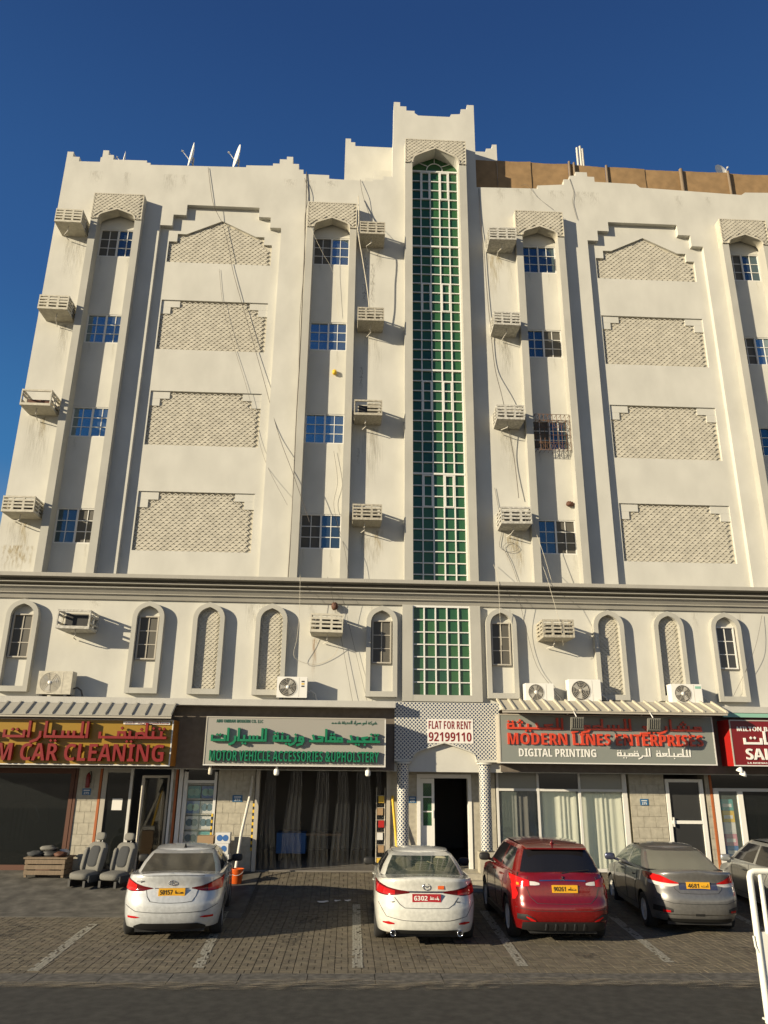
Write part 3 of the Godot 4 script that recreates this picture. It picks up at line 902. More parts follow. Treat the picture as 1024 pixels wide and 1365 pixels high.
# weather marks seen on the wall: rust runs, water runs, patched plaster; each a soft-edged film two millimetres proud
func stains() -> void:
	var n := FastNoiseLite.new()
	n.seed = 61
	n.frequency = 0.03
	n.fractal_octaves = 4
	var ims := []
	for v in 2:
		var im := Image.create(96, 192, false, Image.FORMAT_RGBA8)
		for y in 192:
			for x in 96:
				var fx := 1.0 - absf(x / 47.5 - 1.0)
				var fy := minf(1.0, minf(y / 14.0, (191 - y) / (130.0 if v == 0 else 40.0)))
				var k := n.get_noise_2d(x * (3.0 if v == 0 else 1.6), y * (0.35 if v == 0 else 1.3) + v * 400.0) * 1.5 + 0.25
				im.set_pixel(x, y, Color(1, 1, 1, clampf(k + fx * 0.5 - 0.35, 0.0, 1.0) * clampf(fx * 2.2, 0.0, 1.0) * clampf(fy, 0.0, 1.0)))
		ims.append(ImageTexture.create_from_image(im))
	var tones := {"rust_run": [lin(0.36, 0.19, 0.06, 0.75), 0], "water_run": [lin(0.27, 0.24, 0.18, 0.25), 0], "ochre_run": [lin(0.40, 0.31, 0.14, 0.6), 0], "plaster_patch": [lin(0.34, 0.32, 0.27, 0.5), 1]}
	for k in tones:
		var m := mat(k, tones[k][0], 0.95)
		m.transparency = BaseMaterial3D.TRANSPARENCY_ALPHA
		m.albedo_texture = ims[tones[k][1]]
	for a in [["rust_run", -3.44, 6.28, 0.16, 1.15, 0.003], ["ochre_run", 2.25, 9.3, 0.34, 1.45, 0.003], ["water_run", 2.2, 12.5, 0.4, 1.9, 0.003], ["water_run", 2.15, 15.7, 0.5, 1.6, 0.003], ["water_run", -2.15, 12.4, 0.5, 2.2, 0.003], ["water_run", -2.0, 9.2, 0.6, 1.35, 0.003], ["water_run", -11.6, 18.8, 0.5, 1.5, 0.003], ["water_run", -11.55, 12.5, 0.5, 1.8, 0.003], ["ochre_run", -11.7, 8.7, 1.0, 0.85, 0.003],
			["plaster_patch", -2.05, 18.4, 0.20, 1.7, 0.003], ["plaster_patch", -2.28, 18.6, 0.22, 0.9, 0.004], ["plaster_patch", -2.3, 17.6, 0.2, 0.8, 0.003], ["plaster_patch", -2.34, 14.6, 0.14, 0.8, 0.003], ["plaster_patch", -2.38, 11.9, 0.12, 0.6, 0.003]]:
		var q := QuadMesh.new()
		q.size = Vector2(a[3], a[4])
		instance("stain", q, M[a[0]], bld, Vector3(a[1], a[2] - a[4] * 0.5, a[5]))

	var r := RandomNumberGenerator.new()
	r.seed = 5
	for c in [-11.60, -2.10, 2.08]:
		for y in [18.9, 15.75, 12.6, 9.38]:
			for k in 3:
				var q := QuadMesh.new()
				q.size = Vector2(r.randf_range(0.12, 0.45), minf(r.randf_range(0.6, 2.0), y - 7.9))
				instance("stain", q, M["water_run" if r.randf() < 0.75 else "ochre_run"] if k else M.water_run, bld, Vector3(c + r.randf_range(-0.35, 0.35), y - q.size.y * 0.5, 0.0035 + k * 0.0015))
	for c in [-10.28, -3.40, 3.40, 10.28]:
		for w in WIN_Y:
			for sx in [-1.0, 1.0]:
				if r.randf() < 0.6:
					var q := QuadMesh.new()
					q.size = Vector2(r.randf_range(0.06, 0.16), r.randf_range(0.3, 0.8))
					instance("stain", q, M.water_run, bld, Vector3(c + sx * r.randf_range(0.3, 0.5), w[0] - q.size.y * 0.5, -0.117))
	for k in 16:
		var q := QuadMesh.new()
		q.size = Vector2(r.randf_range(0.1, 0.5), r.randf_range(0.3, 1.1))
		var x := r.randf_range(-12.0, 9.0)
		if absf(x) > 1.4:
			instance("stain", q, M.water_run, bld, Vector3(x, 7.19 - q.size.y * 0.5, 0.0035))
	for k in 22:
		var q := QuadMesh.new()
		q.size = Vector2(r.randf_range(0.1, 0.6), r.randf_range(0.3, 1.0))
		var x := r.randf_range(-12.0, 11.0)
		if absf(x) > 1.6:
			instance("stain", q, M.water_run, bld, Vector3(x, 21.6 - q.size.y * 0.5, 0.0035))

func glazing(parent: Node, x0: float, x1: float, y0: float, y1: float, rows: int, vent: int, z: float) -> void:
	var m: Material = M.frame_white
	var w := (x1 - x0) / 5.0
	var h := (y1 - y0 - 0.06) / rows
	bar("transom", parent, m, x0, x1, y1 - 0.055, y1 + 0.0, z - 0.02, z + 0.052)
	for c in range(0, 6):
		var t := 0.018 if c > 0 and c < 5 else 0.028
		bar("mullion", parent, m, x0 + w * c - t, x0 + w * c + t, y0, y1 - 0.055, z - 0.02, z + 0.045)
	for r in rows:
		var ya := y1 - 0.06 - h * (r + 1)
		if r < rows - 1:
			bar("glazing_bar", parent, m, x0, x1, ya - 0.0145, ya + 0.0145, z - 0.018, z + 0.040)
		for c in 5:
			var pm: Material = M.green_glass if rng.randf() < 0.6 else (M.green_glass_b if rng.randf() < 0.5 else M.green_glass_c)
			var p := bar("pane", parent, pm, x0 + w * c, x0 + w * (c + 1), ya, ya + h, z - 0.012, z - 0.004)
			p.rotation = Vector3(rng.randf_range(-0.014, 0.014), rng.randf_range(-0.014, 0.014), 0)
	if vent >= 0:
		for c in [1, 3]:
			var a: float = x0 + w * c + 0.02
			var b: float = a + w - 0.04
			var yt := y1 - 0.06 - h * vent - 0.008
			var yb := yt - h * 3 + 0.016
			var s := st()
			box(s, a, b, yt - 0.03, yt, z + 0.0, z + 0.050)
			box(s, a, b, yb, yb + 0.03, z + 0.0, z + 0.050)
			box(s, a, a + 0.034, yb + 0.03, yt - 0.03, z + 0.0, z + 0.050)
			box(s, b - 0.034, b, yb + 0.03, yt - 0.03, z + 0.0, z + 0.050)
			done(s, "sash_frame", m, parent)

# ---------------------------------------------------------------- shop level (front plane z = -0.7 under the overhang)
const ZS := -0.7

func tiled_pillar(x0: float, x1: float, edge_l: String, edge_r: String) -> void:
	var p := part("shop_pillar", bld)
	bar("core", p, M.grout, x0, x1, 0.2, 2.87, ZS - 0.4, ZS - 0.012)
	var s := st()
	var rows := 9
	var h := 2.4 / rows
	var n := maxi(1, roundi((x1 - x0) / 0.3))
	var w := (x1 - x0) / n
	for r in rows:
		var off := 0.5 * w if r % 2 else 0.0
		for i in n + 1:
			var a := maxf(x0, x0 + i * w - off)
			var b := minf(x1, x0 + (i + 1) * w - off)
			if b - a > 0.04:
				box(s, a + 0.004, b - 0.004, 0.46 + r * h + 0.004, 0.46 + (r + 1) * h - 0.004, ZS - 0.012, ZS + rng.randf_range(0.0, 0.002))
	stuff(done(s, "wall_tiles", M.tile, p))
	if edge_l:
		bar("edge_strip", p, M[edge_l], x0 - 0.06, x0, 0.4, 2.87, ZS - 0.1, ZS + 0.025)
	if edge_r:
		bar("edge_strip", p, M[edge_r], x1, x1 + 0.06, 0.4, 2.87, ZS - 0.1, ZS + 0.025)

func shopfronts() -> void:
	var s := st()
	# soffit, rooms
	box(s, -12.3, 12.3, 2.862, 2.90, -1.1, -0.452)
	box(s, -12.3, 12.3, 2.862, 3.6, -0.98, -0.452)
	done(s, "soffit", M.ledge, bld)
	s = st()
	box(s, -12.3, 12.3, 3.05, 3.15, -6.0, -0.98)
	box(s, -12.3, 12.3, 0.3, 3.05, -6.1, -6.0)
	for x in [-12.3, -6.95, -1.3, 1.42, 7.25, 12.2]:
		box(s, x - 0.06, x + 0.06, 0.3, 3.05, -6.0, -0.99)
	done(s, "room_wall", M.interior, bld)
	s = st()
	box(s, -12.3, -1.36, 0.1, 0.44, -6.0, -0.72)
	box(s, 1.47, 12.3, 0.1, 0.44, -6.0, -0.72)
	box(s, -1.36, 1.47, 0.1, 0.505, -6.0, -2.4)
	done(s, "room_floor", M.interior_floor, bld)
	s = st()
	box(s, -12.3, -12.0, 0.0, 4.5, -12.0, -0.46)
	box(s, 12.0, 12.3, 0.0, 4.5, -12.0, -0.46)
	done(s, "side_wall", M.wall, bld)
	# shop 1: dark display window, pillar, glass door with an open leaf
	var w := part("shop_window", bld)
	bar("frame", w, M.brown_edge, -12.0, -9.56, 2.72, 2.86, ZS - 0.06, ZS + 0.02)
	bar("frame", w, M.brown_edge, -12.0, -9.56, 0.42, 0.54, ZS - 0.06, ZS + 0.02)
	bar("frame", w, M.brown_edge, -9.66, -9.561, 0.54, 2.72, ZS - 0.06, ZS + 0.018)
	bar("pane", w, M.shop_glass, -12.0, -9.66, 0.54, 2.72, ZS - 0.03, ZS - 0.022)
	tiled_pillar(-9.48, -8.92, "brown_edge", "orange_edge")
	var d := part("shop_door", bld)
	bar("frame", d, M.alu_brown, -8.84, -8.72, 0.42, 2.86, ZS - 0.06, ZS + 0.03)
	bar("frame", d, M.alu, -8.13, -8.06, 0.42, 2.86, ZS - 0.06, ZS + 0.03)
	bar("frame", d, M.alu_brown, -8.72, -8.13, 2.76, 2.86, ZS - 0.05, ZS + 0.02)
	bar("pane", d, M.shop_glass, -8.72, -8.13, 0.46, 2.76, ZS - 0.02, ZS - 0.012)
	bar("notice", d, M.banner, -8.54, -8.28, 1.84, 2.12, ZS - 0.010, ZS - 0.006)
	var leaf := part("shop_door", bld)
	leaf.position = Vector3(-7.13, 0, ZS - 0.02)
	leaf.rotation.y = 0.9
	bar("frame", leaf, M.alu_brown, -0.85, -0.79, 0.46, 2.70, -0.02, 0.02)
	bar("frame", leaf, M.alu_brown, -0.06, 0.0, 0.46, 2.70, -0.02, 0.02)
	bar("frame", leaf, M.alu_brown, -0.79, -0.06, 2.64, 2.70, -0.02, 0.02)
	bar("pane", leaf, M.shop_glass, -0.79, -0.06, 0.46, 2.64, -0.004, 0.004)
	tiled_pillar(-7.02, -6.96, "alu", "orange_edge")
	bar("shutter_guide", bld, M.alu, -6.86, -6.76, 0.42, 2.86, ZS - 0.1, ZS + 0.06)
	# shop 2: display window full of cartons, pillar, wide opening hung with clear plastic strips
	w = part("shop_window", bld)
	bar("frame", w, M.alu, -6.74, -6.64, 0.42, 2.80, ZS - 0.06, ZS + 0.02)
	bar("frame", w, M.alu, -5.95, -5.88, 0.42, 2.80, ZS - 0.06, ZS + 0.02)
	bar("frame", w, M.alu, -6.64, -5.95, 2.52, 2.59, ZS - 0.05, ZS + 0.02)
	bar("frame", w, M.alu, -6.64, -5.95, 0.44, 0.62, ZS - 0.05, ZS + 0.02)
	bar("pane", w, M.clear_glass, -6.64, -5.95, 0.62, 2.52, ZS - 0.03, ZS - 0.022)
	bar("pane", w, M.shop_glass, -6.64, -5.95, 2.59, 2.86, ZS - 0.03, ZS - 0.022)
	tiled_pillar(-5.85, -4.88, "", "")
	bar("shutter_guide", bld, M.alu_brown, -4.86, -4.76, 0.42, 2.86, ZS - 0.1, ZS + 0.06)
	bar("shutter_guide", bld, M.alu_brown, -1.42, -1.33, 0.42, 2.86, ZS - 0.1, ZS + 0.06)
	for hz in [[-4.879, 0.9, 2.1], [-5.93, 1.1, 1.75]]:
		var y: float = hz[1]
		var k := 0
		var tape := part("hazard_strip", bld)
		while y < hz[2]:
			bar("stripe", tape, M.yellow if k % 2 == 0 else M.black, hz[0] - 0.03, hz[0] + 0.014, y, y + 0.075, ZS + 0.022, ZS + 0.030)
			y += 0.0755
			k += 1
	# entrance: mosaic fascia with arched opening on two round columns, door in a recessed wall
	var ap := arch(-0.80, 0.86, 3.17, 3.60)
	var fp := PackedVector2Array([Vector2(-1.268, 3.17), Vector2(-1.268, 4.60), Vector2(1.499, 4.60), Vector2(1.499, 3.17)])
	for i in range(ap.size() - 1, -1, -1):
		fp.append(ap[i])
	s = st()
	poly(s, fp, 0.005, 0.12)
	done(s, "mosaic_fascia", M.mosaic, bld)
	s = st()
	for i in ap.size() - 1:
		var a := ap[i]
		var b := ap[i + 1]
		hexa(s, [Vector3(a.x, a.y - 0.03, -0.46), Vector3(b.x, b.y - 0.03, -0.46), Vector3(b.x, b.y, -0.46), Vector3(a.x, a.y, -0.46), Vector3(a.x, a.y - 0.03, 0.135), Vector3(b.x, b.y - 0.03, 0.135), Vector3(b.x, b.y, 0.135), Vector3(a.x, a.y, 0.135)])
	box(s, -1.268, -0.80, 3.11, 3.168, -0.46, 0.14)
	box(s, 0.86, 1.499, 3.11, 3.168, -0.46, 0.14)
	done(s, "arch_trim", M.wall, bld)
	for cx in [-1.04, 1.08]:
		var col := part("column", bld)
		var cs := SurfaceTool.new()
		cs.begin(Mesh.PRIMITIVE_TRIANGLES)
		cs.set_smooth_group(1)
		var n := 28
		for k in n:
			for e in [[k, 1.0], [k, 3.05], [k + 1, 3.05], [k, 1.0], [k + 1, 3.05], [k + 1, 1.0]]:
				var a := TAU * float(e[0]) / n
				cs.set_uv(Vector2(a / TAU * 5.0, float(e[1]) * 5.2))
				cs.add_vertex(Vector3(cx + sin(a) * 0.15, e[1], 0.0 + cos(a) * 0.15))
		done(cs, "shaft", M.mosaic_round, col)
		s = st()
		box(s, cx - 0.21, cx + 0.21, 0.50, 0.98, -0.21, 0.21)
		done(s, "plinth", M.tile, col)
		s = st()
		lathe(s, [Vector2(0, 0), Vector2(0.2, 0), Vector2(0.2, 0.05), Vector2(0, 0.05)], Vector3(cx, 3.055, 0), Vector3.UP, 24, false)
		done(s, "capital", M.wall, col)
	s = st()
	box(s, -1.36, -0.62, 0.50, 3.2, -1.3, ZS)
	box(s, 0.83, 1.47, 0.50, 3.2, -1.3, ZS)
	box(s, -0.62, 0.83, 2.80, 3.2, -1.3, ZS)
	done(s, "entrance_wall", M.tile, bld)
	d = part("entrance_door", bld)
	bar("frame", d, M.white_paint, -0.62, -0.53, 0.50, 2.80, ZS - 0.2, ZS + 0.03)
	bar("frame", d, M.white_paint, 0.74, 0.83, 0.50, 2.80, ZS - 0.2, ZS + 0.03)
	bar("frame", d, M.white_paint, -0.53, 0.74, 2.70, 2.80, ZS - 0.2, ZS + 0.03)
	var gdoor := part("entrance_door", bld)
	bar("leaf_panel", gdoor, M.white_paint, -0.52, -0.15, 0.52, 1.52, ZS - 0.12, ZS - 0.07)
	bar("stile", gdoor, M.white_paint, -0.52, -0.45, 1.52, 2.69, ZS - 0.12, ZS - 0.07)
	bar("stile", gdoor, M.white_paint, -0.22, -0.15, 1.52, 2.69, ZS - 0.12, ZS - 0.07)
	for i in 3:
		bar("pane", gdoor, M.green_glass_b, -0.45, -0.22, 1.52 + i * 0.36, 1.85 + i * 0.36, ZS - 0.1, ZS - 0.09)
		bar("rail", gdoor, M.white_paint, -0.45, -0.22, 1.85 + i * 0.36, 1.88 + i * 0.36 + (0.09 if i == 2 else 0.0), ZS - 0.12, ZS - 0.072)
	var lat := st()
	for i in 3:
		for k in 5:
			var x := -0.45 + k * 0.046
			tube(lat, [Vector3(x, 1.52 + i * 0.36, ZS - 0.086), Vector3(minf(x + 0.2, -0.22), 1.52 + i * 0.36 + minf(0.2, -0.22 - x) * 1.6, ZS - 0.086)], 0.004, 4)
			tube(lat, [Vector3(x + 0.046, 1.52 + i * 0.36, ZS - 0.084), Vector3(maxf(x - 0.15, -0.45), 1.52 + i * 0.36 + minf(0.196, x + 0.496) * 1.6, ZS - 0.084)], 0.004, 4)
	done(lat, "pane_lattice", M.dark_green_letter, gdoor)
	bar("handle", gdoor, M.alu, -0.20, -0.17, 1.72, 1.90, ZS - 0.07, ZS - 0.02)
	bar("lintel_grille", bld, M.brown_edge, -0.62, 0.25, 3.0, 3.17, ZS + 0.002, ZS + 0.02)
	# shop 3: curtained window in three lights, pillar, aluminium door
	w = part("shop_window", bld)
	for x in [1.53, 2.62, 3.74, 4.93]:
		bar("frame", w, M.alu, x - 0.03, x + (0.03 if x < 4.9 else 0.09), 0.44, 2.86, ZS - 0.06, ZS + 0.025)
	for k in 3:
		var xa: float = [1.56, 2.65, 3.77][k]
		var xb: float = [2.59, 3.71, 4.90][k]
		bar("frame", w, M.alu, xa, xb, 2.40, 2.46, ZS - 0.05, ZS + 0.02)
		bar("frame", w, M.alu, xa, xb, 0.44, 0.52, ZS - 0.05, ZS + 0.02)
		bar("pane", w, M.clear_glass, xa, xb, 0.52, 2.40, ZS - 0.025, ZS - 0.017)
		bar("pane", w, M.frosted if k != 1 else M.dark_glass, xa, xb, 2.46, 2.86, ZS - 0.025, ZS - 0.017)
	tiled_pillar(5.10, 6.06, "", "")
	d = part("shop_door", bld)
	bar("frame", d, M.white_paint, 6.08, 6.17, 0.44, 2.74, ZS - 0.06, ZS + 0.03)
	bar("frame", d, M.white_paint, 7.0, 7.11, 0.44, 2.74, ZS - 0.06, ZS + 0.03)
	bar("frame", d, M.white_paint, 6.17, 7.0, 2.66, 2.74, ZS - 0.06, ZS + 0.028)
	bar("frame", d, M.white_paint, 6.17, 7.0, 1.62, 1.70, ZS - 0.06, ZS + 0.028)
	bar("frame", d, M.white_paint, 6.17, 7.0, 0.44, 0.60, ZS - 0.06, ZS + 0.028)
	bar("pane", d, M.dark_glass, 6.17, 7.0, 1.70, 2.66, ZS - 0.03, ZS - 0.02)
	bar("pane", d, M.dark_glass, 6.17, 7.0, 0.60, 1.62, ZS - 0.03, ZS - 0.02)
	bar("handle", d, M.alu, 6.19, 6.22, 1.55, 1.78, ZS + 0.03, ZS + 0.07)
	tiled_pillar(7.18, 7.30, "", "orange_edge")
	# shop 4
	w = part("shop_window", bld)
	bar("frame", w, M.alu, 7.38, 12.0, 2.44, 2.52, ZS - 0.05, ZS + 0.02)
	for x in [7.42, 8.08, 9.2, 10.4]:
		bar("frame", w, M.white_paint, x - 0.04, x + 0.1, 0.44, 2.44, ZS - 0.05, ZS + 0.024)
	bar("pane", w, M.clear_glass, 7.52, 8.04, 0.44, 2.44, ZS - 0.025, ZS - 0.017)
	bar("pane", w, M.shop_glass, 8.18, 9.16, 0.44, 2.44, ZS - 0.025, ZS - 0.017)
	bar("pane", w, M.shop_glass, 7.38, 12.0, 2.52, 2.86, ZS - 0.025, ZS - 0.017)
	# curtains
	var tints := ["pale grey-green curtain drawn behind the middle light of the curtained shop window", "pale curtain behind the right light of the curtained shop window", "dull grey curtain behind the left light of the curtained shop window"]
	var spans := [[2.66, 3.70], [3.78, 4.92], [1.57, 2.58]]
	for k in 3:
		s = st()
		s.set_smooth_group(1)
		var a: float = spans[k][0]
		var n := 64
		for i in n:
			var f0 := float(i) / n
			var f1 := float(i + 1) / n
			var x0 := lerpf(a, spans[k][1], f0)
			var x1 := lerpf(a, spans[k][1], f1)
			var z0 := ZS - 0.22 + 0.014 * sin(f0 * 40.0 + sin(f0 * 9.0 + k) * 2.0) + 0.022 * sin(f0 * 13.0 + k)
			var z1 := ZS - 0.22 + 0.014 * sin(f1 * 40.0 + sin(f1 * 9.0 + k) * 2.0) + 0.022 * sin(f1 * 13.0 + k)
			quad(s, Vector3(x0, 0.5, z0), Vector3(x0, 2.42, z0), Vector3(x1, 2.42, z1), Vector3(x1, 0.5, z1))
		var c := done(s, "curtain", M.curtain if k < 2 else M.seat_cloth)
		tag(c, tints[k], "curtain", "curtains of the printing shop")
	# clear plastic strips of the upholstery shop
	for p in [[-4.5, 0.5, "leftmost clear plastic strip hanging in the dark upholstery shop doorway"], [-3.15, 0.55, "wide gathered clear plastic strip in the middle of the upholstery shop doorway"], [-2.05, 0.6, "bright gathered clear plastic sheet at the right of the upholstery shop doorway"], [-3.85, 0.55, "flat clear plastic strip between the leftmost and the wide gathered strip of the doorway"], [-2.6, 0.5, "clear plastic strip between the two gathered strips of the doorway"], [-1.6, 0.25, "narrow clear plastic strip at the right edge of the upholstery shop doorway"]]:
		s = st()
		s.set_smooth_group(1)
		var n := 18
		for i in n:
			for j in 6:
				var q := []
				for e in [[i, j], [i, j + 1], [i + 1, j + 1], [i + 1, j]]:
					var f := float(e[0]) / n
					var y := lerpf(0.48, 2.84, e[1] / 6.0)
					var sq := lerpf(1.0, 0.55, e[1] / 6.0)
					q.append(Vector3(p[0] + (f - 0.5) * p[1] * sq + 0.03 * sin(y * 2.0 + p[0]), y, ZS - 0.12 + 0.045 * sin(f * 21.0 + p[0] * 3.0)))
				quad(s, q[0], q[1], q[2], q[3])
		tag(done(s, "plastic_strip", M.clear_plastic), p[2], "plastic strip", "plastic strips of the upholstery shop")
	cartons()
	shop_contents()

func shop_contents() -> void:
	# a bench deep in the upholstery shop
	var b := thing("work_bench", "low work bench with blue cover inside the dark upholstery shop", "bench", Vector3(-3.5, 0.44, -3.1))
	bar("bench_top", b, M.timber, -0.9, 0.9, 0.66, 0.72, -0.35, 0.35)
	bar("cover", b, M.carton_blue, -0.92, -0.1, 0.2, 0.735, -0.37, 0.37)
	for x in [-0.82, 0.82]:
		for z in [-0.28, 0.28]:
			bar("leg", b, M.timber, x - 0.03, x + 0.03, 0.0, 0.66, z - 0.03, z + 0.03)
	# added striped shirt in place of the street reflection, and a lamp over it
	var sh := thing("added_shirt", "added striped shirt standing in for the street reflection in the far left window", "shirt", Vector3(-10.98, 1.05, -1.15))
	var outline := PackedVector2Array([Vector2(-0.24, 0.0), Vector2(-0.26, 0.62), Vector2(-0.42, 0.40), Vector2(-0.52, 0.50), Vector2(-0.34, 0.86), Vector2(-0.12, 0.95), Vector2(0.0, 0.90), Vector2(0.12, 0.95), Vector2(0.34, 0.86), Vector2(0.52, 0.50), Vector2(0.42, 0.40), Vector2(0.26, 0.62), Vector2(0.24, 0.0)])
	var ss := st()
	poly(ss, outline, -0.06, 0.06)
	done(ss, "cloth", M.carton_white, sh)
	for k in 4:
		bar("stripe", sh, M.seat_cloth, -0.2 + k * 0.12, -0.16 + k * 0.12, 0.01, 0.80, 0.061, 0.064)
	ss = st()
	tube(ss, [Vector3(0, 0.92, 0), Vector3(0, 1.05, 0), Vector3(0.04, 1.1, 0), Vector3(0, 1.95, 0)], 0.008, 6)
	done(ss, "hanger", M.alu, sh)
	var lp := thing("ceiling_lamp", "short lit tube lamp under the ceiling of the far left shop", "lamp", Vector3(-9.85, 2.80, -1.6))
	var glow := mat("tube_glow", lin(0.9, 0.9, 0.95), 0.4)
	glow.emission_enabled = true
	glow.emission = Color(0.85, 0.9, 1.0)
	glow.emission_energy_multiplier = 1.4
	bar("lamp_base", lp, M.white_paint, -0.2, 0.2, 0.03, 0.08, -0.03, 0.03)
	ss = st()
	tube(ss, [Vector3(-0.18, 0.0, 0), Vector3(0.18, 0.0, 0)], 0.018, 8)
	done(ss, "lamp_tube", glow, lp)
	var om := OmniLight3D.new()
	om.name = "lamp_light"
	om.light_energy = 0.12
	om.light_color = Color(0.85, 0.9, 1.0)
	om.light_size = 0.05
	om.omni_range = 8.0
	om.omni_attenuation = 2.0
	om.shadow_enabled = true
	om.position = Vector3(0, -0.08, 0.0)
	lp.add_child(om)

func carton(x: float, y: float, z: float, w: float, h: float, dp: float, m: String, mark: String, label: String, group: String) -> void:
	var t := thing("carton", label, "carton", Vector3(x, y, z), group)
	bar("box", t, M[m], -w / 2, w / 2, 0.0, h, -dp / 2, dp / 2)
	if mark:
		var s := st()
		for k in [-0.2, 0.2]:
			lathe(s, [Vector2(0, 0.004), Vector2(h * 0.3, 0.004), Vector2(h * 0.3, 0.0)], Vector3(k * w, h * 0.5, dp / 2), Vector3.BACK, 16, false)
		done(s, "print", M[mark], t)
	else:
		bar("print", t, M.carton_white, -w * 0.36, w * 0.36, h * 0.3, h * 0.6, dp / 2, dp / 2 + 0.003)

func cartons() -> void:
	var tones := ["carton_white", "carton_teal", "carton_blue", "carton_white", "carton_teal"]
	var colour := {"carton_white": "white", "carton_teal": "teal", "carton_blue": "blue"}
	var levels := ["bottom shelf", "second shelf from below", "third shelf from below", "fourth shelf from below", "top shelf"]
	for r in 5:
		for c in 2:
			var k: String = tones[(r * 2 + c * 3 + 1) % 5]
			carton(-6.48 + c * 0.36, 0.66 + r * 0.37, -1.05, 0.33, 0.30, 0.4, k, "print_dark" if k == "carton_white" else "mint", "%s speaker carton on the %s of the narrow display window, %s" % [colour[k], levels[r], ["left", "right"][c]], "cartons in the narrow display window")
	var shelf := thing("display_shelf", "shelf rack holding speaker cartons inside the narrow display window", "shelf", Vector3(-6.3, 0.44, -1.05))
	for r in 6:
		bar("shelf_board", shelf, M.alu_brown, -0.38, 0.38, r * 0.37 + 0.185, r * 0.37 + 0.215, -0.25, 0.22)
	for x in [-0.39, 0.39]:
		bar("upright", shelf, M.alu_brown, x - 0.015, x + 0.015, 0.0, 2.1, -0.25, 0.22)
	var order := ["lowest", "second from below", "third from below", "topmost"]
	for i in 4:
		carton(-5.57 + [0.0, 0.02, -0.01, 0.015][i], gy(-0.3) + 0.25 * i, -0.32, 0.36, 0.246, 0.3, "carton_white", "carton_blue", "white speaker carton stacked outside by the tiled pillar, %s of the stack" % order[i], "cartons stacked by the pillar")
	carton(-5.98, gy(-0.3), -0.30, 0.40, 0.92, 0.3, "carton_brown", "", "tall brown cardboard box standing beside the stack of speaker cartons", "")
	# posters and packs in the red shop's window
	var cols := ["carton_white", "carton_pink", "carton_blue", "carton_white", "carton_teal", "carton_yellow"]
	for r in 6:
		carton(7.80, 0.5 + r * 0.29, -1.02, 0.34, 0.285, 0.3, cols[(r * 5 + 3) % 6], "", "%s of six coloured packs piled in the right shop's window" % ["lowest", "second lowest", "third lowest", "third from top", "second from top", "topmost"][r], "packs piled in the right shop's window")
	carton(8.42, 2.02, -0.88, 0.34, 0.26, 0.2, "carton_white", "carton_blue", "white speaker carton behind the right shop's door glass", "")
	var sh := thing("wall_shelf", "small shelf carrying the carton behind the right shop's door glass", "shelf", Vector3(8.42, 2.0, -0.88))
	bar("shelf_board", sh, M.alu, -0.22, 0.22, -0.015, 0.018, -0.12, 0.1)
	bar("bracket", sh, M.alu, -0.22, -0.19, -1.56, -0.015, -0.12, 0.1)
	bar("bracket", sh, M.alu, 0.19, 0.22, -1.56, -0.015, -0.12, 0.1)

# ---------------------------------------------------------------- window air conditioner cages
func air_conditioners() -> void:
	var rows := ["top row", "second row from the top", "third row from the top", "lowest upper row"]
	var tops := [19.45, 16.30, 13.13, 9.93]
	for c in 3:
		var cx: float = [-11.60, -2.10, 2.08][c]
		for r in 4:
			var broken := 0
			if (c == 0 and r == 2):
				broken = 2
			elif c == 1 and r == 2:
				broken = 1
			ac_cage(Vector3(cx + [0.0, 0.0, -0.02, 0.0][r], tops[r] - 0.5, 0), broken, "%s air conditioner cage, %s, %s" % ["intact" if broken == 0 else "broken", rows[r], ["at the building's left edge", "left of the green stairwell", "right of the green stairwell"][c]], r * 3 + c)
	ac_cage(Vector3(-9.68, 6.28, 0), 2, "mezzanine air conditioner cage with its front open, near the left end", 20)
	ac_cage(Vector3(-3.12, 6.30, 0), 0, "mezzanine air conditioner cage left of the stairwell, above a rust streak", 21)
	ac_cage(Vector3(3.06, 6.27, 0), 0, "white mezzanine air conditioner cage right of the stairwell", 22)

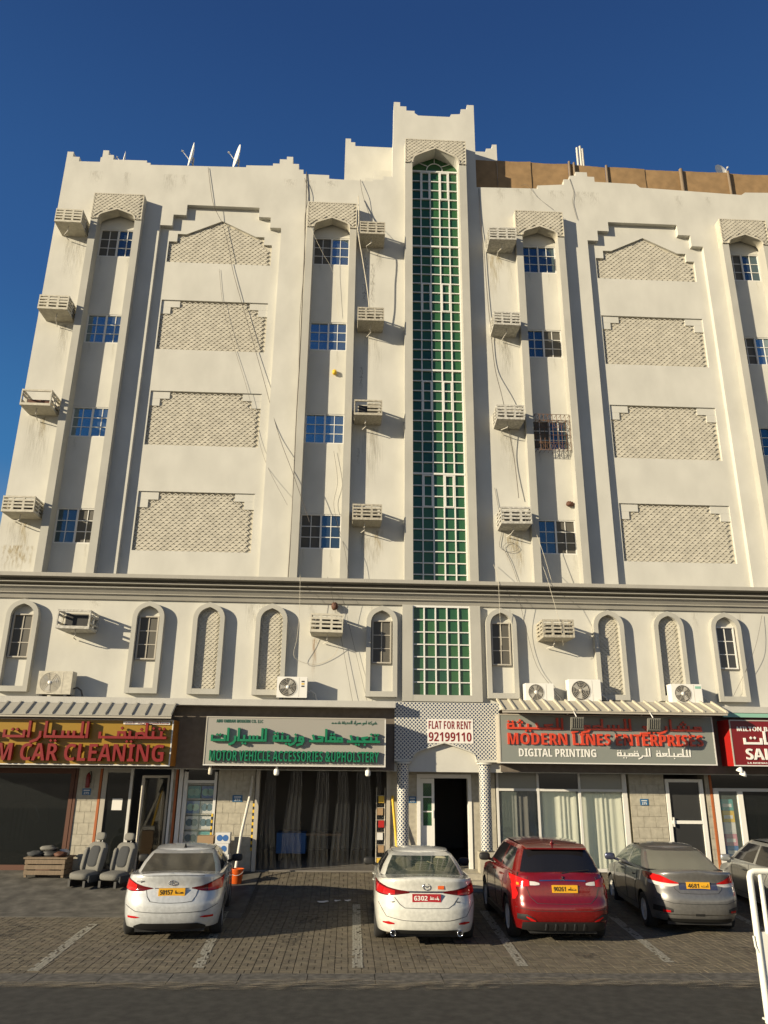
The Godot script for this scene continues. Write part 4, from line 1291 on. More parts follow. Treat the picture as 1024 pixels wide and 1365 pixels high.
func ac_cage(at: Vector3, broken: int, label: String, sd: int) -> void:
	var t := thing("air_conditioner_cage", label, "air conditioner", at, "air conditioner cages on the facade")
	var r := RandomNumberGenerator.new()
	r.seed = 100 + sd
	var w := 0.42
	var d := 0.70
	var m: Material = [M.concrete, M.concrete_b, M.concrete_c][sd % 3]
	t.rotation = Vector3(r.randf_range(-0.012, 0.012), r.randf_range(-0.02, 0.02), r.randf_range(-0.02, 0.02))
	t.scale = Vector3(r.randf_range(0.96, 1.05), r.randf_range(0.95, 1.05), 1.0)
	var s := st()
	# tray, slightly tapered towards the wall
	hexa(s, [Vector3(-w + 0.02, 0, 0), Vector3(w - 0.02, 0, 0), Vector3(w, 0.07, 0), Vector3(-w, 0.07, 0), Vector3(-w, 0.0, d), Vector3(w, 0.0, d), Vector3(w, 0.07, d), Vector3(-w, 0.07, d)])
	done(s, "tray", m, t)
	for x in [-w, -w * 0.36, w * 0.30, w]:
		if broken and absf(x) < w * 0.9:
			continue
		bar("front_post", t, m, x - 0.03 if x > -w else x, x + 0.03 if x < w else x, 0.07, 0.47, d - 0.05, d - 0.002)
	for i in 4:
		var y := 0.155 + i * 0.098
		if broken == 2 and i < 3:
			continue
		if broken == 1 and i < 3:
			bar("front_slat", t, m, -w * 0.1 + 0.02, w - 0.03, y - 0.024, y + 0.024, d - 0.046, d)
			continue
		bar("front_slat", t, m, -w, w, y - 0.026, y + 0.026, d - 0.046, d)
	for sx in [-1.0, 1.0]:
		for zz in [0.04, 0.36]:
			bar("side_post", t, m, sx * w, sx * (w - 0.045), 0.07, 0.47, zz - 0.03, zz + 0.03)
		for i in 4:
			var y := 0.155 + i * 0.098
			if broken == 2 and i == 1:
				continue
			bar("side_slat", t, m, sx * (w - 0.002), sx * (w - 0.043), y - 0.024, y + 0.024, 0.0, d - 0.05)
	# the unit inside
	if broken < 2 or sd == 20:
		bar("casing", t, M.lattice, -0.31, 0.31, 0.075, 0.43, -0.05, 0.45)
		bar("coil", t, M.black, -0.28, 0.28, 0.10, 0.40, 0.45, 0.458)
	else:
		bar("coil", t, M.brown_edge, -0.34, 0.34, 0.09, 0.30, -0.05, 0.40)
	# drain pipe
	s = st()
	var px := r.randf_range(-0.08, 0.06)
	tube(s, [Vector3(px, 0.02, 0.45), Vector3(px, -0.13, 0.45), Vector3(px - 0.02, -0.15, 0.43), Vector3(px - r.randf_range(-0.05, 0.2), -0.17, 0.30), Vector3(px - 0.1, -0.18, 0.04)], 0.013, 6)
	done(s, "drain_pipe", M.pipe, t)

# ---------------------------------------------------------------- split units on the ledge
func split_units() -> void:
	for u in [[-10.02, 0.86, 0.62, "split", "grey-faced split unit on the ledge above the yellow sign", 0], [-3.96, 0.78, 0.57, "split", "split unit with a control label on the ledge above the green sign", 1], [2.53, 0.74, 0.50, "split", "smaller low split unit right of the stairwell above the corrugated awning", 2], [3.74, 0.84, 0.62, "split", "tallest split unit above the corrugated awning, beside the smaller one", 3], [6.47, 0.82, 0.54, "split", "split unit with a green label above the awning's right end", 4]]:
		var t := thing("outdoor_unit", u[4], "air conditioner", Vector3(u[0], 4.60, 0.12), "split units on the ledge")
		var w: float = u[1] / 2
		var h: float = u[2]
		bar("casing", t, M.white_paint if u[5] > 0 else M.concrete, -w, w, 0.04, h, 0.0, 0.33)
		for x in [-w * 0.7, w * 0.7]:
			bar("foot", t, M.black, x - 0.04, x + 0.04, -0.02, 0.04, 0.0, 0.33)
		var c := Vector3(-w * 0.28, h * 0.5 + 0.02, 0.33)
		var r := h * 0.40
		var s := st()
		lathe(s, [Vector2(0, 0.003), Vector2(r, 0.003), Vector2(r, 0.0)], c, Vector3.BACK, 28, false)
		done(s, "fan_recess", M.seat_dark if u[5] != 0 else M.lattice_back, t)
		s = st()
		for k in 6:
			var rr := r * (k + 1) / 6.0
			lathe(s, [Vector2(rr - 0.005, 0.012), Vector2(rr, 0.017), Vector2(rr + 0.005, 0.012)], c, Vector3.BACK, 28)
		for k in 8:
			var a := TAU * k / 8 + 0.2
			tube(s, [c + Vector3(cos(a) * 0.03, sin(a) * 0.03, 0.012), c + Vector3(cos(a) * r, sin(a) * r, 0.012)], 0.004, 4)
		done(s, "fan_grille", M.alu_brown, t)
		s = st()
		for k in 3:
			var a: float = TAU * k / 3 + u[5] * 0.7
			quad(s, c + Vector3(cos(a) * 0.04, sin(a) * 0.04, 0.006), c + Vector3(cos(a) * r * 0.9, sin(a) * r * 0.9, 0.006), c + Vector3(cos(a + 0.6) * r * 0.9, sin(a + 0.6) * r * 0.9, 0.010), c + Vector3(cos(a + 0.9) * 0.05, sin(a + 0.9) * 0.05, 0.010))
		done(s, "fan_blade", M.ledge, t)
		s = st()
		lathe(s, [Vector2(0, 0.024), Vector2(0.045, 0.022), Vector2(0.05, 0.012)], c, Vector3.BACK, 16)
		done(s, "fan_hub", M.white_paint if u[5] != 3 else M.alu_brown, t)
		bar("seam", t, M.alu_brown, w * 0.46, w * 0.475, 0.06, h - 0.02, 0.325, 0.333)
		if u[5] == 1:
			for k in 3:
				bar("service_label", t, M.black if k != 1 else M.yellow, w * 0.62, w * 0.82, h * 0.55 + k * 0.06, h * 0.55 + k * 0.06 + 0.035, 0.328, 0.334)
		if u[5] == 4:
			bar("service_label", t, M.mint, w * 0.56, w * 0.94, h * 0.78, h * 0.9, 0.328, 0.334)
		s = st()
		tube(s, [Vector3(w, 0.2, 0.12), Vector3(w + 0.10, 0.23, 0.14), Vector3(w + 0.2, 0.16, 0.12), Vector3(w + 0.24, 0.02, 0.1), Vector3(w + 0.22, -0.1, 0.12)], 0.022, 7)
		done(s, "pipe", M.pipe if u[5] > 0 else M.cable, t)

# ---------------------------------------------------------------- signs and awnings
func sign_box(called: String, label: String, x0: float, x1: float, y0: float, y1: float, z0: float, z1: float, face: String, side: String) -> Node3D:
	var t := thing(called, label, "sign", Vector3((x0 + x1) / 2, y0, z0))
	var hx := (x1 - x0) / 2
	var h := y1 - y0
	var d := z1 - z0
	bar("casing", t, M[side], -hx, hx, 0, h, 0, d - 0.012)
	bar("face", t, M[face], -hx + 0.03, hx - 0.03, 0.03, h - 0.03, d - 0.012, d)
	bar("trim", t, M.alu, -hx, hx, 0.0, 0.028, d - 0.012, d + 0.012)
	bar("trim", t, M.alu_brown, -hx, hx, h - 0.028, h, d - 0.012, d + 0.012)
	bar("trim", t, M.alu, hx - 0.028, hx, 0.028, h - 0.028, d - 0.012, d + 0.011)
	bar("trim", t, M.alu_brown, -hx, -hx + 0.028, 0.028, h - 0.028, d - 0.012, d + 0.011)
	return t

func signs() -> void:
	# yellow car cleaning sign
	var x0 := -12.4
	var x1 := -6.84
	var cx := (x0 + x1) / 2
	var t := sign_box("shop_sign", "yellow shop sign with raised red lettering for car cleaning", x0, x1, 2.93, 4.03, 0.08, 0.74, "yellow_sign", "orange_side")
	words(t, "lettering", "M CAR CLEANING", -10.98 - cx, -6.98 - cx, 0.10, 0.50, 0.72, 0.11, M.red_letter)
	arabic(t, "lettering", "tnpyF AlsyaRAT ba", -11.5 - cx, -6.98 - cx, 0.66, 0.34, 0.72, 0.11, M.red_letter, 0.36)
	bar("strip_label", t, M.banner, 1.55, 2.70, 0.98, 1.05, 0.68, 0.694)
	arabic(t, "lettering", "mslAlmTqRyo Alsd", 1.58, 2.66, 1.0, 0.05, 0.694, 0.004, M.red_letter, 0.3)
	# pale sign with green lettering
	x0 = -6.03
	x1 = -1.53
	cx = (x0 + x1) / 2
	t = sign_box("shop_sign", "pale grey shop sign with raised green lettering for vehicle upholstery", x0, x1, 2.96, 4.13, 0.22, 0.76, "pale_sign", "alu_brown")
	words(t, "lettering", "MOTOR VEHICLE ACCESSORIES &UPHOLSTERY", -5.88 - cx, -1.70 - cx, 0.11, 0.36, 0.56, 0.08, M.green_letter)
	arabic(t, "lettering", "tnjyd mqaEd wZyno AlsyaRAT", -5.88 - cx, -1.70 - cx, 0.60, 0.27, 0.56, 0.08, M.green_letter, 0.42)
	words(t, "lettering", "ABU OMRAN MODERN CO. LLC", -5.78 - cx, -4.62 - cx, 1.02, 1.10, 0.54, 0.008, M.dark_green_letter)
	arabic(t, "lettering", "SRko Aew emRAn Alhdyvo S m m", -2.9 - cx, -1.76 - cx, 1.03, 0.075, 0.54, 0.008, M.dark_green_letter, 0.3)
	# grey printing sign
	x0 = 1.39
	x1 = 7.0
	cx = (x0 + x1) / 2
	t = sign_box("shop_sign", "grey shop sign with raised red lettering for a digital printing business", x0, x1, 3.09, 4.30, 0.07, 0.56, "grey_sign", "alu_brown")
	words(t, "lettering", "MODERN LINES ENTERPRISES", 1.60 - cx, 6.68 - cx, 0.46, 0.74, 0.49, 0.05, M.orange_letter)
	arabic(t, "lettering", "mSaRyg AlsPwR Alhdyvo", 1.57 - cx, 6.66 - cx, 0.86, 0.24, 0.49, 0.05, M.orange_letter, 0.42)
	words(t, "lettering", "DIGITAL PRINTING", 1.88 - cx, 3.87 - cx, 0.17, 0.36, 0.49, 0.012, M.white_letter)
	arabic(t, "lettering", "AlPbaeo Alrqmyo", 4.40 - cx, 6.36 - cx, 0.21, 0.18, 0.49, 0.012, M.white_letter, 0.32)
	# red sign at the right edge
	x0 = 7.36
	x1 = 11.8
	cx = (x0 + x1) / 2
	t = sign_box("shop_sign", "dark red shop sign with white lettering at the right edge", x0, x1, 3.08, 4.22, 0.07, 0.72, "red_sign", "red_side")
	words(t, "lettering", "MILTON BARUA TRDG", 7.55 - cx, 9.3 - cx, 0.86, 0.97, 0.65, 0.01, M.white_letter)
	arabic(t, "lettering", "mRkbaT", 7.66 - cx, 9.35 - cx, 0.56, 0.28, 0.65, 0.03, M.white_letter, 0.40)
	words(t, "lettering", "SALE OF PARTS", 7.70 - cx, 10.6 - cx, 0.16, 0.43, 0.65, 0.03, M.white_letter)
	words(t, "lettering", "LA NOEVAS ISO", 7.72 - cx, 8.42 - cx, 0.06, 0.10, 0.65, 0.006, M.white_letter)
	# letting banner
	t = thing("banner", "white banner with red lettering reading flat for rent over the entrance", "banner", Vector3(0.19, 3.565, 0.121))
	bar("sheet", t, M.banner, -0.61, 0.60, 0.0, 0.61, 0.0, 0.012)
	words(t, "lettering", "FLAT FOR RENT", -0.57, 0.55, 0.36, 0.56, 0.012, 0.004, M.red_letter)
	words(t, "lettering", "92199110", -0.57, 0.55, 0.05, 0.28, 0.012, 0.004, M.red_letter)
	# awnings: corrugated sheets on a frame, standing-seam ribs as separate pieces
	awning(-12.4, -6.86, 4.415, 4.10, 0.52, 0.98, "awning_metal", 17, "weathered corrugated awning over the yellow sign", 0.34)
	awning(1.36, 7.12, 4.66, 4.34, 0.46, 1.25, "awning_cream", 19, "cream ribbed metal awning over the grey printing sign", 0.30)
	var mint := thing("fascia_board", "pale mint board under the ledge above the red sign", "board", Vector3(8.6, 4.30, 0.45))
	bar("board", mint, M.mint, -1.25, 0.05, 0.0, 0.10, 0.0, 0.06)
	bar("board", mint, M.dark_green_letter, 0.06, 1.2, 0.0, 0.10, 0.0, 0.06)

func awning(x0: float, x1: float, yt: float, yb: float, z0: float, z1: float, m: String, n: int, label: String, skew: float) -> void:
	var t := thing("awning", label, "awning", Vector3((x0 + x1) / 2, yb, z0))
	var hx := (x1 - x0) / 2
	var h := yt - yb
	var d := z1 - z0
	var s := st()
	hexa(s, [Vector3(-hx, h - 0.012, 0), Vector3(hx, h - 0.012, 0), Vector3(hx, h, 0), Vector3(-hx, h, 0), Vector3(-hx, 0, d), Vector3(hx, 0, d), Vector3(hx, 0.012, d), Vector3(-hx, 0.012, d)])
	done(s, "sheet", M[m], t)
	for i in n + 1:
		var x := lerpf(-hx + 0.03, hx - 0.03, float(i) / n)
		s = st()
		hexa(s, [Vector3(x - 0.035, h, 0), Vector3(x + 0.035, h, 0), Vector3(x + 0.02, h + 0.045, 0), Vector3(x - 0.02, h + 0.045, 0), Vector3(x - 0.035, 0.012, d + 0.004), Vector3(x + 0.035, 0.012, d + 0.004), Vector3(x + 0.02, 0.057, d + 0.004), Vector3(x - 0.02, 0.057, d + 0.004)])
		done(s, "rib", M[m], t)
	bar("edge_rail", t, M.alu_brown, -hx + 0.01, hx - 0.01, -0.05, -0.005, d - 0.06, d - 0.02)
	for x in [-hx + 0.1, 0.0, hx - 0.1]:
		s = st()
		tube(s, [Vector3(x, -0.03, d - 0.05), Vector3(x, h - 0.03, 0.02)], 0.018, 6)
		done(s, "bracket", M.alu_brown, t)

# ---------------------------------------------------------------- roof
func roof_things() -> void:
	for d in [[-8.42, 23.33, -1.0, 0.42, -1.15, "left of the two large satellite dishes on the left roof"], [-6.83, 23.36, -1.0, 0.40, -1.12, "right of the two large satellite dishes on the left roof"], [-10.76, 22.98, -1.0, 0.3, -1.1, "small satellite dish tip above the left parapet"], [10.93, 24.12, -1.6, 0.36, 0.4, "round satellite dish behind the brown sheeting on the right roof"]]:
		var t := thing("satellite_dish", d[5], "satellite dish", Vector3(d[0], 21.1, d[2]), "satellite dishes on the roof")
		var up: float = d[1] - 21.4
		var ax := Vector3(sin(d[4]), 0.08, cos(d[4])).normalized()
		var s := st()
		var r: float = d[3]
		var prof := []
		for k in 8:
			var q := k / 7.0
			prof.append(Vector2(r * q, 0.22 * r * q * q))
		lathe(s, prof, Vector3(0, up + 0.3, 0), ax, 32)
		done(s, "reflector", M.dish, t)
		s = st()
		tube(s, [Vector3(0, 0, -0.05), Vector3(0, up + 0.25, -0.05)], 0.03, 8)
		done(s, "mast", M.alu_brown, t)
		s = st()
		var c := Vector3(0, up + 0.3, 0)
		tube(s, [c - Vector3(0, r * 0.9, 0), c + ax * r * 0.9], 0.014, 6)
		tube(s, [c + ax * r * 0.85, c + ax * r * 1.0], 0.035, 8)
		done(s, "feed_arm", M.alu, t)
	# brown sheeting on posts
	var t := thing("roof_screen", "brown sheeting stretched on posts along the right roof", "fence", Vector3(0, 21.1, -0.7))
	var xs := [1.45, 2.3, 3.5, 4.85, 5.02, 6.18, 7.6, 8.87, 10.6, 12.3]
	var ys := [2.32, 2.30, 2.31, 2.32, 2.28, 2.22, 2.20, 2.20, 2.21, 2.22]
	for i in xs.size() - 1:
		var s := st()
		s.set_smooth_group(1)
		var n := 8
		for a in n:
			for b in 4:
				var q := []
				for e in [[a, b], [a, b + 1], [a + 1, b + 1], [a + 1, b]]:
					var f := float(e[0]) / n
					var g: float = e[1] / 4.0
					var top := lerpf(ys[i], ys[i + 1], f) - 0.01 * sin(PI * f)
					var y0 := 0.55 + 0.06 * sin(f * 7.0 + i)
					q.append(Vector3(lerpf(xs[i], xs[i + 1], f), lerpf(y0, top, g), 0.025 * sin(PI * f) * sin(g * 3.0 + i) + 0.004 * sin(f * 23.0 + g * 9.0) + (0.03 if i % 2 else 0.0)))
				quad(s, q[0], q[1], q[2], q[3])
		done(s, "sheeting", M.tarp, t)
	for i in [3, 4, 5, 7, 8]:
		var s := st()
		var x: float = xs[i]
		tube(s, [Vector3(x, 0, 0.10), Vector3(x + 0.03, ys[i] + 0.02, 0.07)], 0.065 if i == 7 else 0.045, 8)
		done(s, "post", M.timber, t)
	t = thing("vent_pipes", "pair of pale pipes standing above the brown roof sheeting", "pipe", Vector3(5.62, 21.1, -1.5))
	for k in [[-0.1, 3.85], [0.02, 3.92], [0.1, 3.8]]:
		var s := st()
		tube(s, [Vector3(k[0], 0, 0), Vector3(k[0], k[1], 0)], 0.045, 8)
		done(s, "pipe", M.pipe, t)

# ---------------------------------------------------------------- small things
func small_things() -> void:
	# floodlights on the grey sign
	for f in [[3.20, "left floodlight on a bent arm in front of the grey sign"], [5.14, "right floodlight on a bent arm in front of the grey sign"]]:
		var t := thing("floodlight", f[1], "floodlight", Vector3(f[0], 4.36, 0.60), "floodlights on the grey sign")
		var s := st()
		tube(s, [Vector3(-0.02, -0.08, -0.04), Vector3(-0.06, 0.02, 0.3), Vector3(-0.04, 0.0, 0.62), Vector3(0, -0.16, 0.72)], 0.014, 6)
		done(s, "arm", M.alu, t)
		s = st()
		hexa(s, [Vector3(-0.16, -0.50, 0.64), Vector3(0.16, -0.50, 0.64), Vector3(0.16, -0.18, 0.74), Vector3(-0.16, -0.18, 0.74), Vector3(-0.16, -0.46, 0.73), Vector3(0.16, -0.46, 0.73), Vector3(0.16, -0.17, 0.82), Vector3(-0.16, -0.17, 0.82)])
		done(s, "lamp_housing", M.flood, t)
		s = st()
		for k in 6:
			hexa(s, [Vector3(-0.14 + k * 0.053, -0.44, 0.72), Vector3(-0.128 + k * 0.053, -0.44, 0.72), Vector3(-0.128 + k * 0.053, -0.2, 0.80), Vector3(-0.14 + k * 0.053, -0.2, 0.80), Vector3(-0.14 + k * 0.053, -0.42, 0.77), Vector3(-0.128 + k * 0.053, -0.42, 0.77), Vector3(-0.128 + k * 0.053, -0.19, 0.84), Vector3(-0.14 + k * 0.053, -0.19, 0.84)])
		stuff(done(s, "cooling_fins", M.flood, t))
	# lamps below the green and red signs
	for b in [[-5.86, 0, "leftmost bulb below the green-lettered sign"], [-4.23, 1, "middle white bulb below the green-lettered sign"], [-1.96, 1, "right white bulb below the green-lettered sign"]]:
		var t := thing("light_bulb", b[2], "bulb", Vector3(b[0], 2.96, 0.62), "bulbs below the green-lettered sign")
		var s := st()
		tube(s, [Vector3(0, 0.0, 0), Vector3(0, -0.06, 0)], 0.03, 8)
		done(s, "holder", M.white_paint if b[1] else M.alu_brown, t)
		s = st()
		var r := 0.065 if b[1] else 0.05
		lathe(s, [Vector2(0.03, -0.05), Vector2(r, -0.09), Vector2(r, -0.19), Vector2(r * 0.7, -0.215), Vector2(0, -0.22)], Vector3.ZERO, Vector3.UP, 16)
		done(s, "bulb", M.bulb if b[1] else M.cable_pale, t)
	var lt := thing("sign_lamp", "white twin lamp hanging under the red sign's corner", "lamp", Vector3(7.52, 3.08, 0.66))
	for k in [[0.0, -0.08], [0.07, -0.17]]:
		var s := st()
		lathe(s, [Vector2(0.0, 0.06), Vector2(0.03, 0.055), Vector2(0.085, -0.02), Vector2(0.09, -0.06), Vector2(0, -0.07)], Vector3(k[0], k[1], 0.02), Vector3(0.3, 0.9, 0.2).normalized(), 16)
		done(s, "shade", M.bulb, lt)
	# number plates on the wall
	for p in [[-5.32, 2.15, 0.26, ZS, "small blue number plate on the tiled pillar beside the dark doorway"], [-0.74, 2.16, 0.20, ZS, "small blue number plate left of the entrance door"], [5.47, 2.15, 0.22, ZS, "small blue number plate on the pillar beside the curtained window"], [-9.22, 2.28, 0.22, ZS, "small blue number plate on the pillar of the car cleaning shop"]]:
		var t := thing("number_plate", p[4], "number plate", Vector3(p[0], p[1], p[3]), "blue number plates")
		bar("plate", t, M.blue_plate, -p[2] / 2, p[2] / 2, -0.08, 0.08, 0.003, 0.014)
		words(t, "lettering", "275", -p[2] * 0.3, p[2] * 0.3, -0.06, -0.005, 0.014, 0.003, M.white_letter)
		bar("lettering", t, M.white_letter, -p[2] * 0.35, p[2] * 0.35, 0.025, 0.045, 0.014, 0.0165)
	# fire extinguisher on the left pillar, in the shade
	var fe := thing("fire_extinguisher", "red fire extinguisher hanging on the left tiled pillar", "extinguisher", Vector3(-9.2, 2.38, ZS + 0.07))
	var s := st()
	lathe(s, [Vector2(0, 0), Vector2(0.05, 0.0), Vector2(0.055, 0.02), Vector2(0.055, 0.30), Vector2(0.02, 0.36), Vector2(0.0, 0.38)], Vector3.ZERO, Vector3.UP, 16)
	done(s, "cylinder", M.red_sign, fe)
	s = st()
	tube(s, [Vector3(0, 0.36, 0), Vector3(0.06, 0.40, 0.02), Vector3(0.09, 0.30, 0.03), Vector3(0.08, 0.12, 0.03)], 0.011, 6)
	done(s, "hose", M.black, fe)
	# car seats in front of the left shop
	car_seat(Vector3(-8.55, gy(0.55), 0.55), -0.42, "left grey car seat standing on the forecourt")
	car_seat(Vector3(-7.84, gy(0.6), 0.60), -0.38, "right grey car seat standing on the forecourt, nearest the white sedan")
	# heap of upholstery on a crate
	var tb := thing("crate_table", "low crate stacked with dark upholstery scraps by the left pillar", "crate", Vector3(-9.75, gy(-0.2), -0.2))
	for k in 3:
		bar("plank", tb, M.timber, -0.48, 0.48, 0.06 + k * 0.12, 0.155 + k * 0.12, 0.28, 0.305)
		bar("plank", tb, M.timber, -0.48, -0.455, 0.06 + k * 0.12, 0.155 + k * 0.12, -0.28, 0.28)
		bar("plank", tb, M.timber, 0.455, 0.48, 0.06 + k * 0.12, 0.155 + k * 0.12, -0.28, 0.28)
	bar("lid", tb, M.timber, -0.52, 0.52, 0.41, 0.445, -0.31, 0.32)
	for x in [-0.44, 0.44]:
		for z in [-0.26, 0.26]:
			bar("leg", tb, M.timber, x - 0.03, x + 0.03, 0.0, 0.41, z - 0.03, z + 0.02)
	for k in 5:
		var hp := thing("cloth_scrap", ["dark folded cloth at the left of the crate", "black cloth heap in the middle of the crate", "brown cloth at the crate's front edge", "grey cloth roll on the crate", "pale cloth scrap at the back of the crate"][k], "cloth", Vector3(-9.75 + [-0.32, 0.02, 0.3, -0.05, 0.25][k], gy(-0.2) + [0.444, 0.444, 0.444, 0.56, 0.444][k], -0.2 + [0.08, 0.0, 0.16, 0.0, -0.16][k]), "cloth scraps on the crate")
		var cs := st()
		cs.set_smooth_group(1)
		lump(cs, Vector3(0, 0.06, 0), Vector3([0.20, 0.26, 0.16, 0.22, 0.15][k], [0.07, 0.11, 0.06, 0.07, 0.09][k], 0.16), 10 + k, 0.0)
		done(cs, "fold", [M.seat_dark, M.black, M.brown_edge, M.seat_cloth, M.carton_white][k], hp)
	# bucket
	var bk := thing("bucket", "orange bucket on the ramp beside the white sedan", "bucket", Vector3(-5.07, gy(0.35), 0.35))
	s = st()
	lathe(s, [Vector2(0, 0), Vector2(0.115, 0), Vector2(0.155, 0.30), Vector2(0.165, 0.31), Vector2(0.165, 0.325), Vector2(0.15, 0.325), Vector2(0.11, 0.02), Vector2(0, 0.02)], Vector3.ZERO, Vector3.UP, 24)
	done(s, "pail", M.bucket, bk)
	s = st()
	var hp := []
	for k in 9:
		var a := PI * k / 8
		hp.append(Vector3(cos(a) * 0.16, 0.31 - sin(a) * 0.12, 0.04 + sin(a) * 0.13))
	tube(s, hp, 0.005, 5)
	done(s, "handle", M.alu, bk)
	# pole leaning by the pillar, and one beside the entrance column
	s = st()
	tube(s, [Vector3(-5.15, gy(0.3) + 0.02, 0.30), Vector3(-5.10, 1.35, -0.20), Vector3(-4.97, 2.3, -0.55), Vector3(-4.95, 2.7, -0.66)], 0.036, 8)
	tag(done(s, "hose_pipe", M.pipe), "pale bent hose leaning against the tiled pillar above the orange bucket", "hose")
	s = st()
	tube(s, [Vector3(-1.12, 0.50, -0.30), Vector3(-1.27, 2.25, -0.62)], 0.035, 8)
	tag(done(s, "timber_pole", M.yellow), "ochre pole leaning in the corner left of the entrance column", "pole")
	# things hung just inside the upholstery doorway at its right edge
	var rk := thing("hanging_rack", "rack of small hanging goods at the right edge of the dark doorway", "rack", Vector3(-1.58, 0.45, -0.78))
	s = st()
	tube(s, [Vector3(-0.1, 0, 0), Vector3(-0.1, 2.0, 0)], 0.012, 6)
	tube(s, [Vector3(0.12, 0, 0), Vector3(0.12, 2.0, 0)], 0.012, 6)
	for k in 6:
		tube(s, [Vector3(-0.1, 0.3 + k * 0.3, 0), Vector3(0.12, 0.3 + k * 0.3, 0)], 0.009, 5)
	done(s, "rail", M.alu_brown, rk)
	for k in 6:
		bar("package", rk, [M.carton_yellow, M.carton_brown, M.carton_white, M.red_side, M.carton_brown, M.carton_yellow][k], -0.08 + (k % 2) * 0.03, 0.07 + (k % 2) * 0.03, 0.12 + k * 0.3, 0.29 + k * 0.3, 0.012, 0.035)
	# rusty window grille
	var g := thing("window_grille", "rusty iron cage over the window, third from the top, right of the stairwell", "grille", Vector3(3.43, 11.93, -0.06))
	for k in 9:
		s = st()
		var x := -0.52 + k * 0.13
		tube(s, [Vector3(x, 0.0, 0.0), Vector3(x, 0.0, 0.22), Vector3(x, 1.16, 0.22), Vector3(x, 1.16, 0.0)], 0.009, 5)
		done(s, "bar", M.rust, g)
	for y in [0.0, 0.24, 0.48, 0.72, 0.96, 1.16]:
		s = st()
		tube(s, [Vector3(-0.52, y, 0.0), Vector3(-0.52, y, 0.222), Vector3(0.52, y, 0.222), Vector3(0.52, y, 0.0)], 0.009, 5)
		done(s, "bar", M.rust, g)
	for k in 4:
		for q in 2:
			s = st()
			var c := Vector3(-0.39 + k * 0.26, 0.84 - q * 0.72, 0.225)
			var ring := []
			for a in 13:
				ring.append(c + Vector3(cos(TAU * a / 12) * 0.09, sin(TAU * a / 12) * 0.09, 0))
			tube(s, ring, 0.008, 5)
			done(s, "scroll", M.rust, g)
	# oddments on the facade
	s = st()
	lump(s, Vector3(-3.16, 14.40, -0.05), Vector3(0.07, 0.09, 0.06), 31, 0.0)
	tag(done(s, "yellow_rag", M.yellow), "small yellow rag caught below a window left of the stairwell", "rag")
	s = st()
	lump(s, Vector3(3.85, 10.32, -0.05), Vector3(0.12, 0.08, 0.07), 33, 0.0)  # dark lump built in place of a small dark hole
	tag(done(s, "dark_wall_lump", M.brown_edge), "dark clump on the wall above the lowest window right of the stairwell", "wall_lump")
	s = st()
	lump(s, Vector3(-2.93, 7.12, 0.12), Vector3(0.09, 0.11, 0.08), 35, 0.0)
	tag(done(s, "cable_knot", M.brown_edge), "dark knot of cable under the cornice above the mezzanine air conditioner", "cable")

func lump(s: SurfaceTool, c: Vector3, r: Vector3, sd: int, flat: float) -> void:
	var n := FastNoiseLite.new()
	n.seed = sd
	n.frequency = 0.9
	s.set_smooth_group(1)
	for i in 8:
		for k in 14:
			var q := []
			for e in [[i, k], [i, k + 1], [i + 1, k + 1], [i + 1, k]]:
				var th: float = PI * e[0] / 8.0
				var ph: float = TAU * (e[1] % 14) / 14.0
				var d := Vector3(sin(th) * cos(ph), cos(th), sin(th) * sin(ph))
				q.append(c + d * r * (1.0 + 0.45 * n.get_noise_3dv(d * 1.6)))
			quad(s, q[0], q[1], q[2], q[3])

func rounded(s: SurfaceTool, c: Vector3, r: Vector3, p: float, tilt := 0.0) -> void:
	# a cushion: superellipsoid
	s.set_smooth_group(1)
	var b := Basis(Vector3.RIGHT, tilt)
	for i in 12:
		for k in 20:
			var q := []
			for e in [[i, k], [i, k + 1], [i + 1, k + 1], [i + 1, k]]:
				var th: float = -PI / 2 + PI * e[0] / 12.0
				var ph: float = TAU * e[1] / 20.0
				var d := Vector3(pw(cos(th), p) * pw(cos(ph), p), pw(sin(th), p), pw(cos(th), p) * pw(sin(ph), p))
				q.append(c + b * (d * r))
			quad(s, q[0], q[1], q[2], q[3])

func pw(v: float, e: float) -> float:
	return signf(v) * pow(absf(v), e)

func car_seat(at: Vector3, turn: float, label: String) -> void:
	var t := thing("car_seat", label, "car seat", at, "car seats on the forecourt")
	t.rotation.y = turn
	t.scale = Vector3(1.08, 0.88, 1.0)
	var s := st()
	rounded(s, Vector3(0, 0.27, 0.12), Vector3(0.26, 0.10, 0.29), 0.55, 0.06)
	done(s, "seat_cushion", M.seat_cloth, t)
	s = st()
	rounded(s, Vector3(0, 0.68, -0.20), Vector3(0.26, 0.38, 0.085), 0.5, -0.22)
	for sx in [-1, 1]:
		rounded(s, Vector3(sx * 0.215, 0.62, -0.13), Vector3(0.055, 0.30, 0.10), 0.6, -0.22)
	done(s, "backrest", M.seat_cloth, t)
	s = st()
	rounded(s, Vector3(0, 0.70, -0.145), Vector3(0.15, 0.27, 0.06), 0.6, -0.22)
	done(s, "back_panel", M.seat_dark, t)
	s = st()
	rounded(s, Vector3(0, 1.19, -0.31), Vector3(0.13, 0.10, 0.055), 0.6, -0.2)
	done(s, "headrest", M.seat_cloth, t)
	for x in [-0.06, 0.06]:
		s = st()
		tube(s, [Vector3(x, 0.98, -0.27), Vector3(x, 1.14, -0.30)], 0.009, 6)
		done(s, "headrest_post", M.alu, t)
	for x in [-0.2, 0.2]:
		bar("rail", t, M.black, x - 0.03, x + 0.03, 0.0, 0.16, -0.18, 0.36)
	bar("side_cover", t, M.seat_dark, 0.24, 0.28, 0.12, 0.28, -0.2, 0.3)

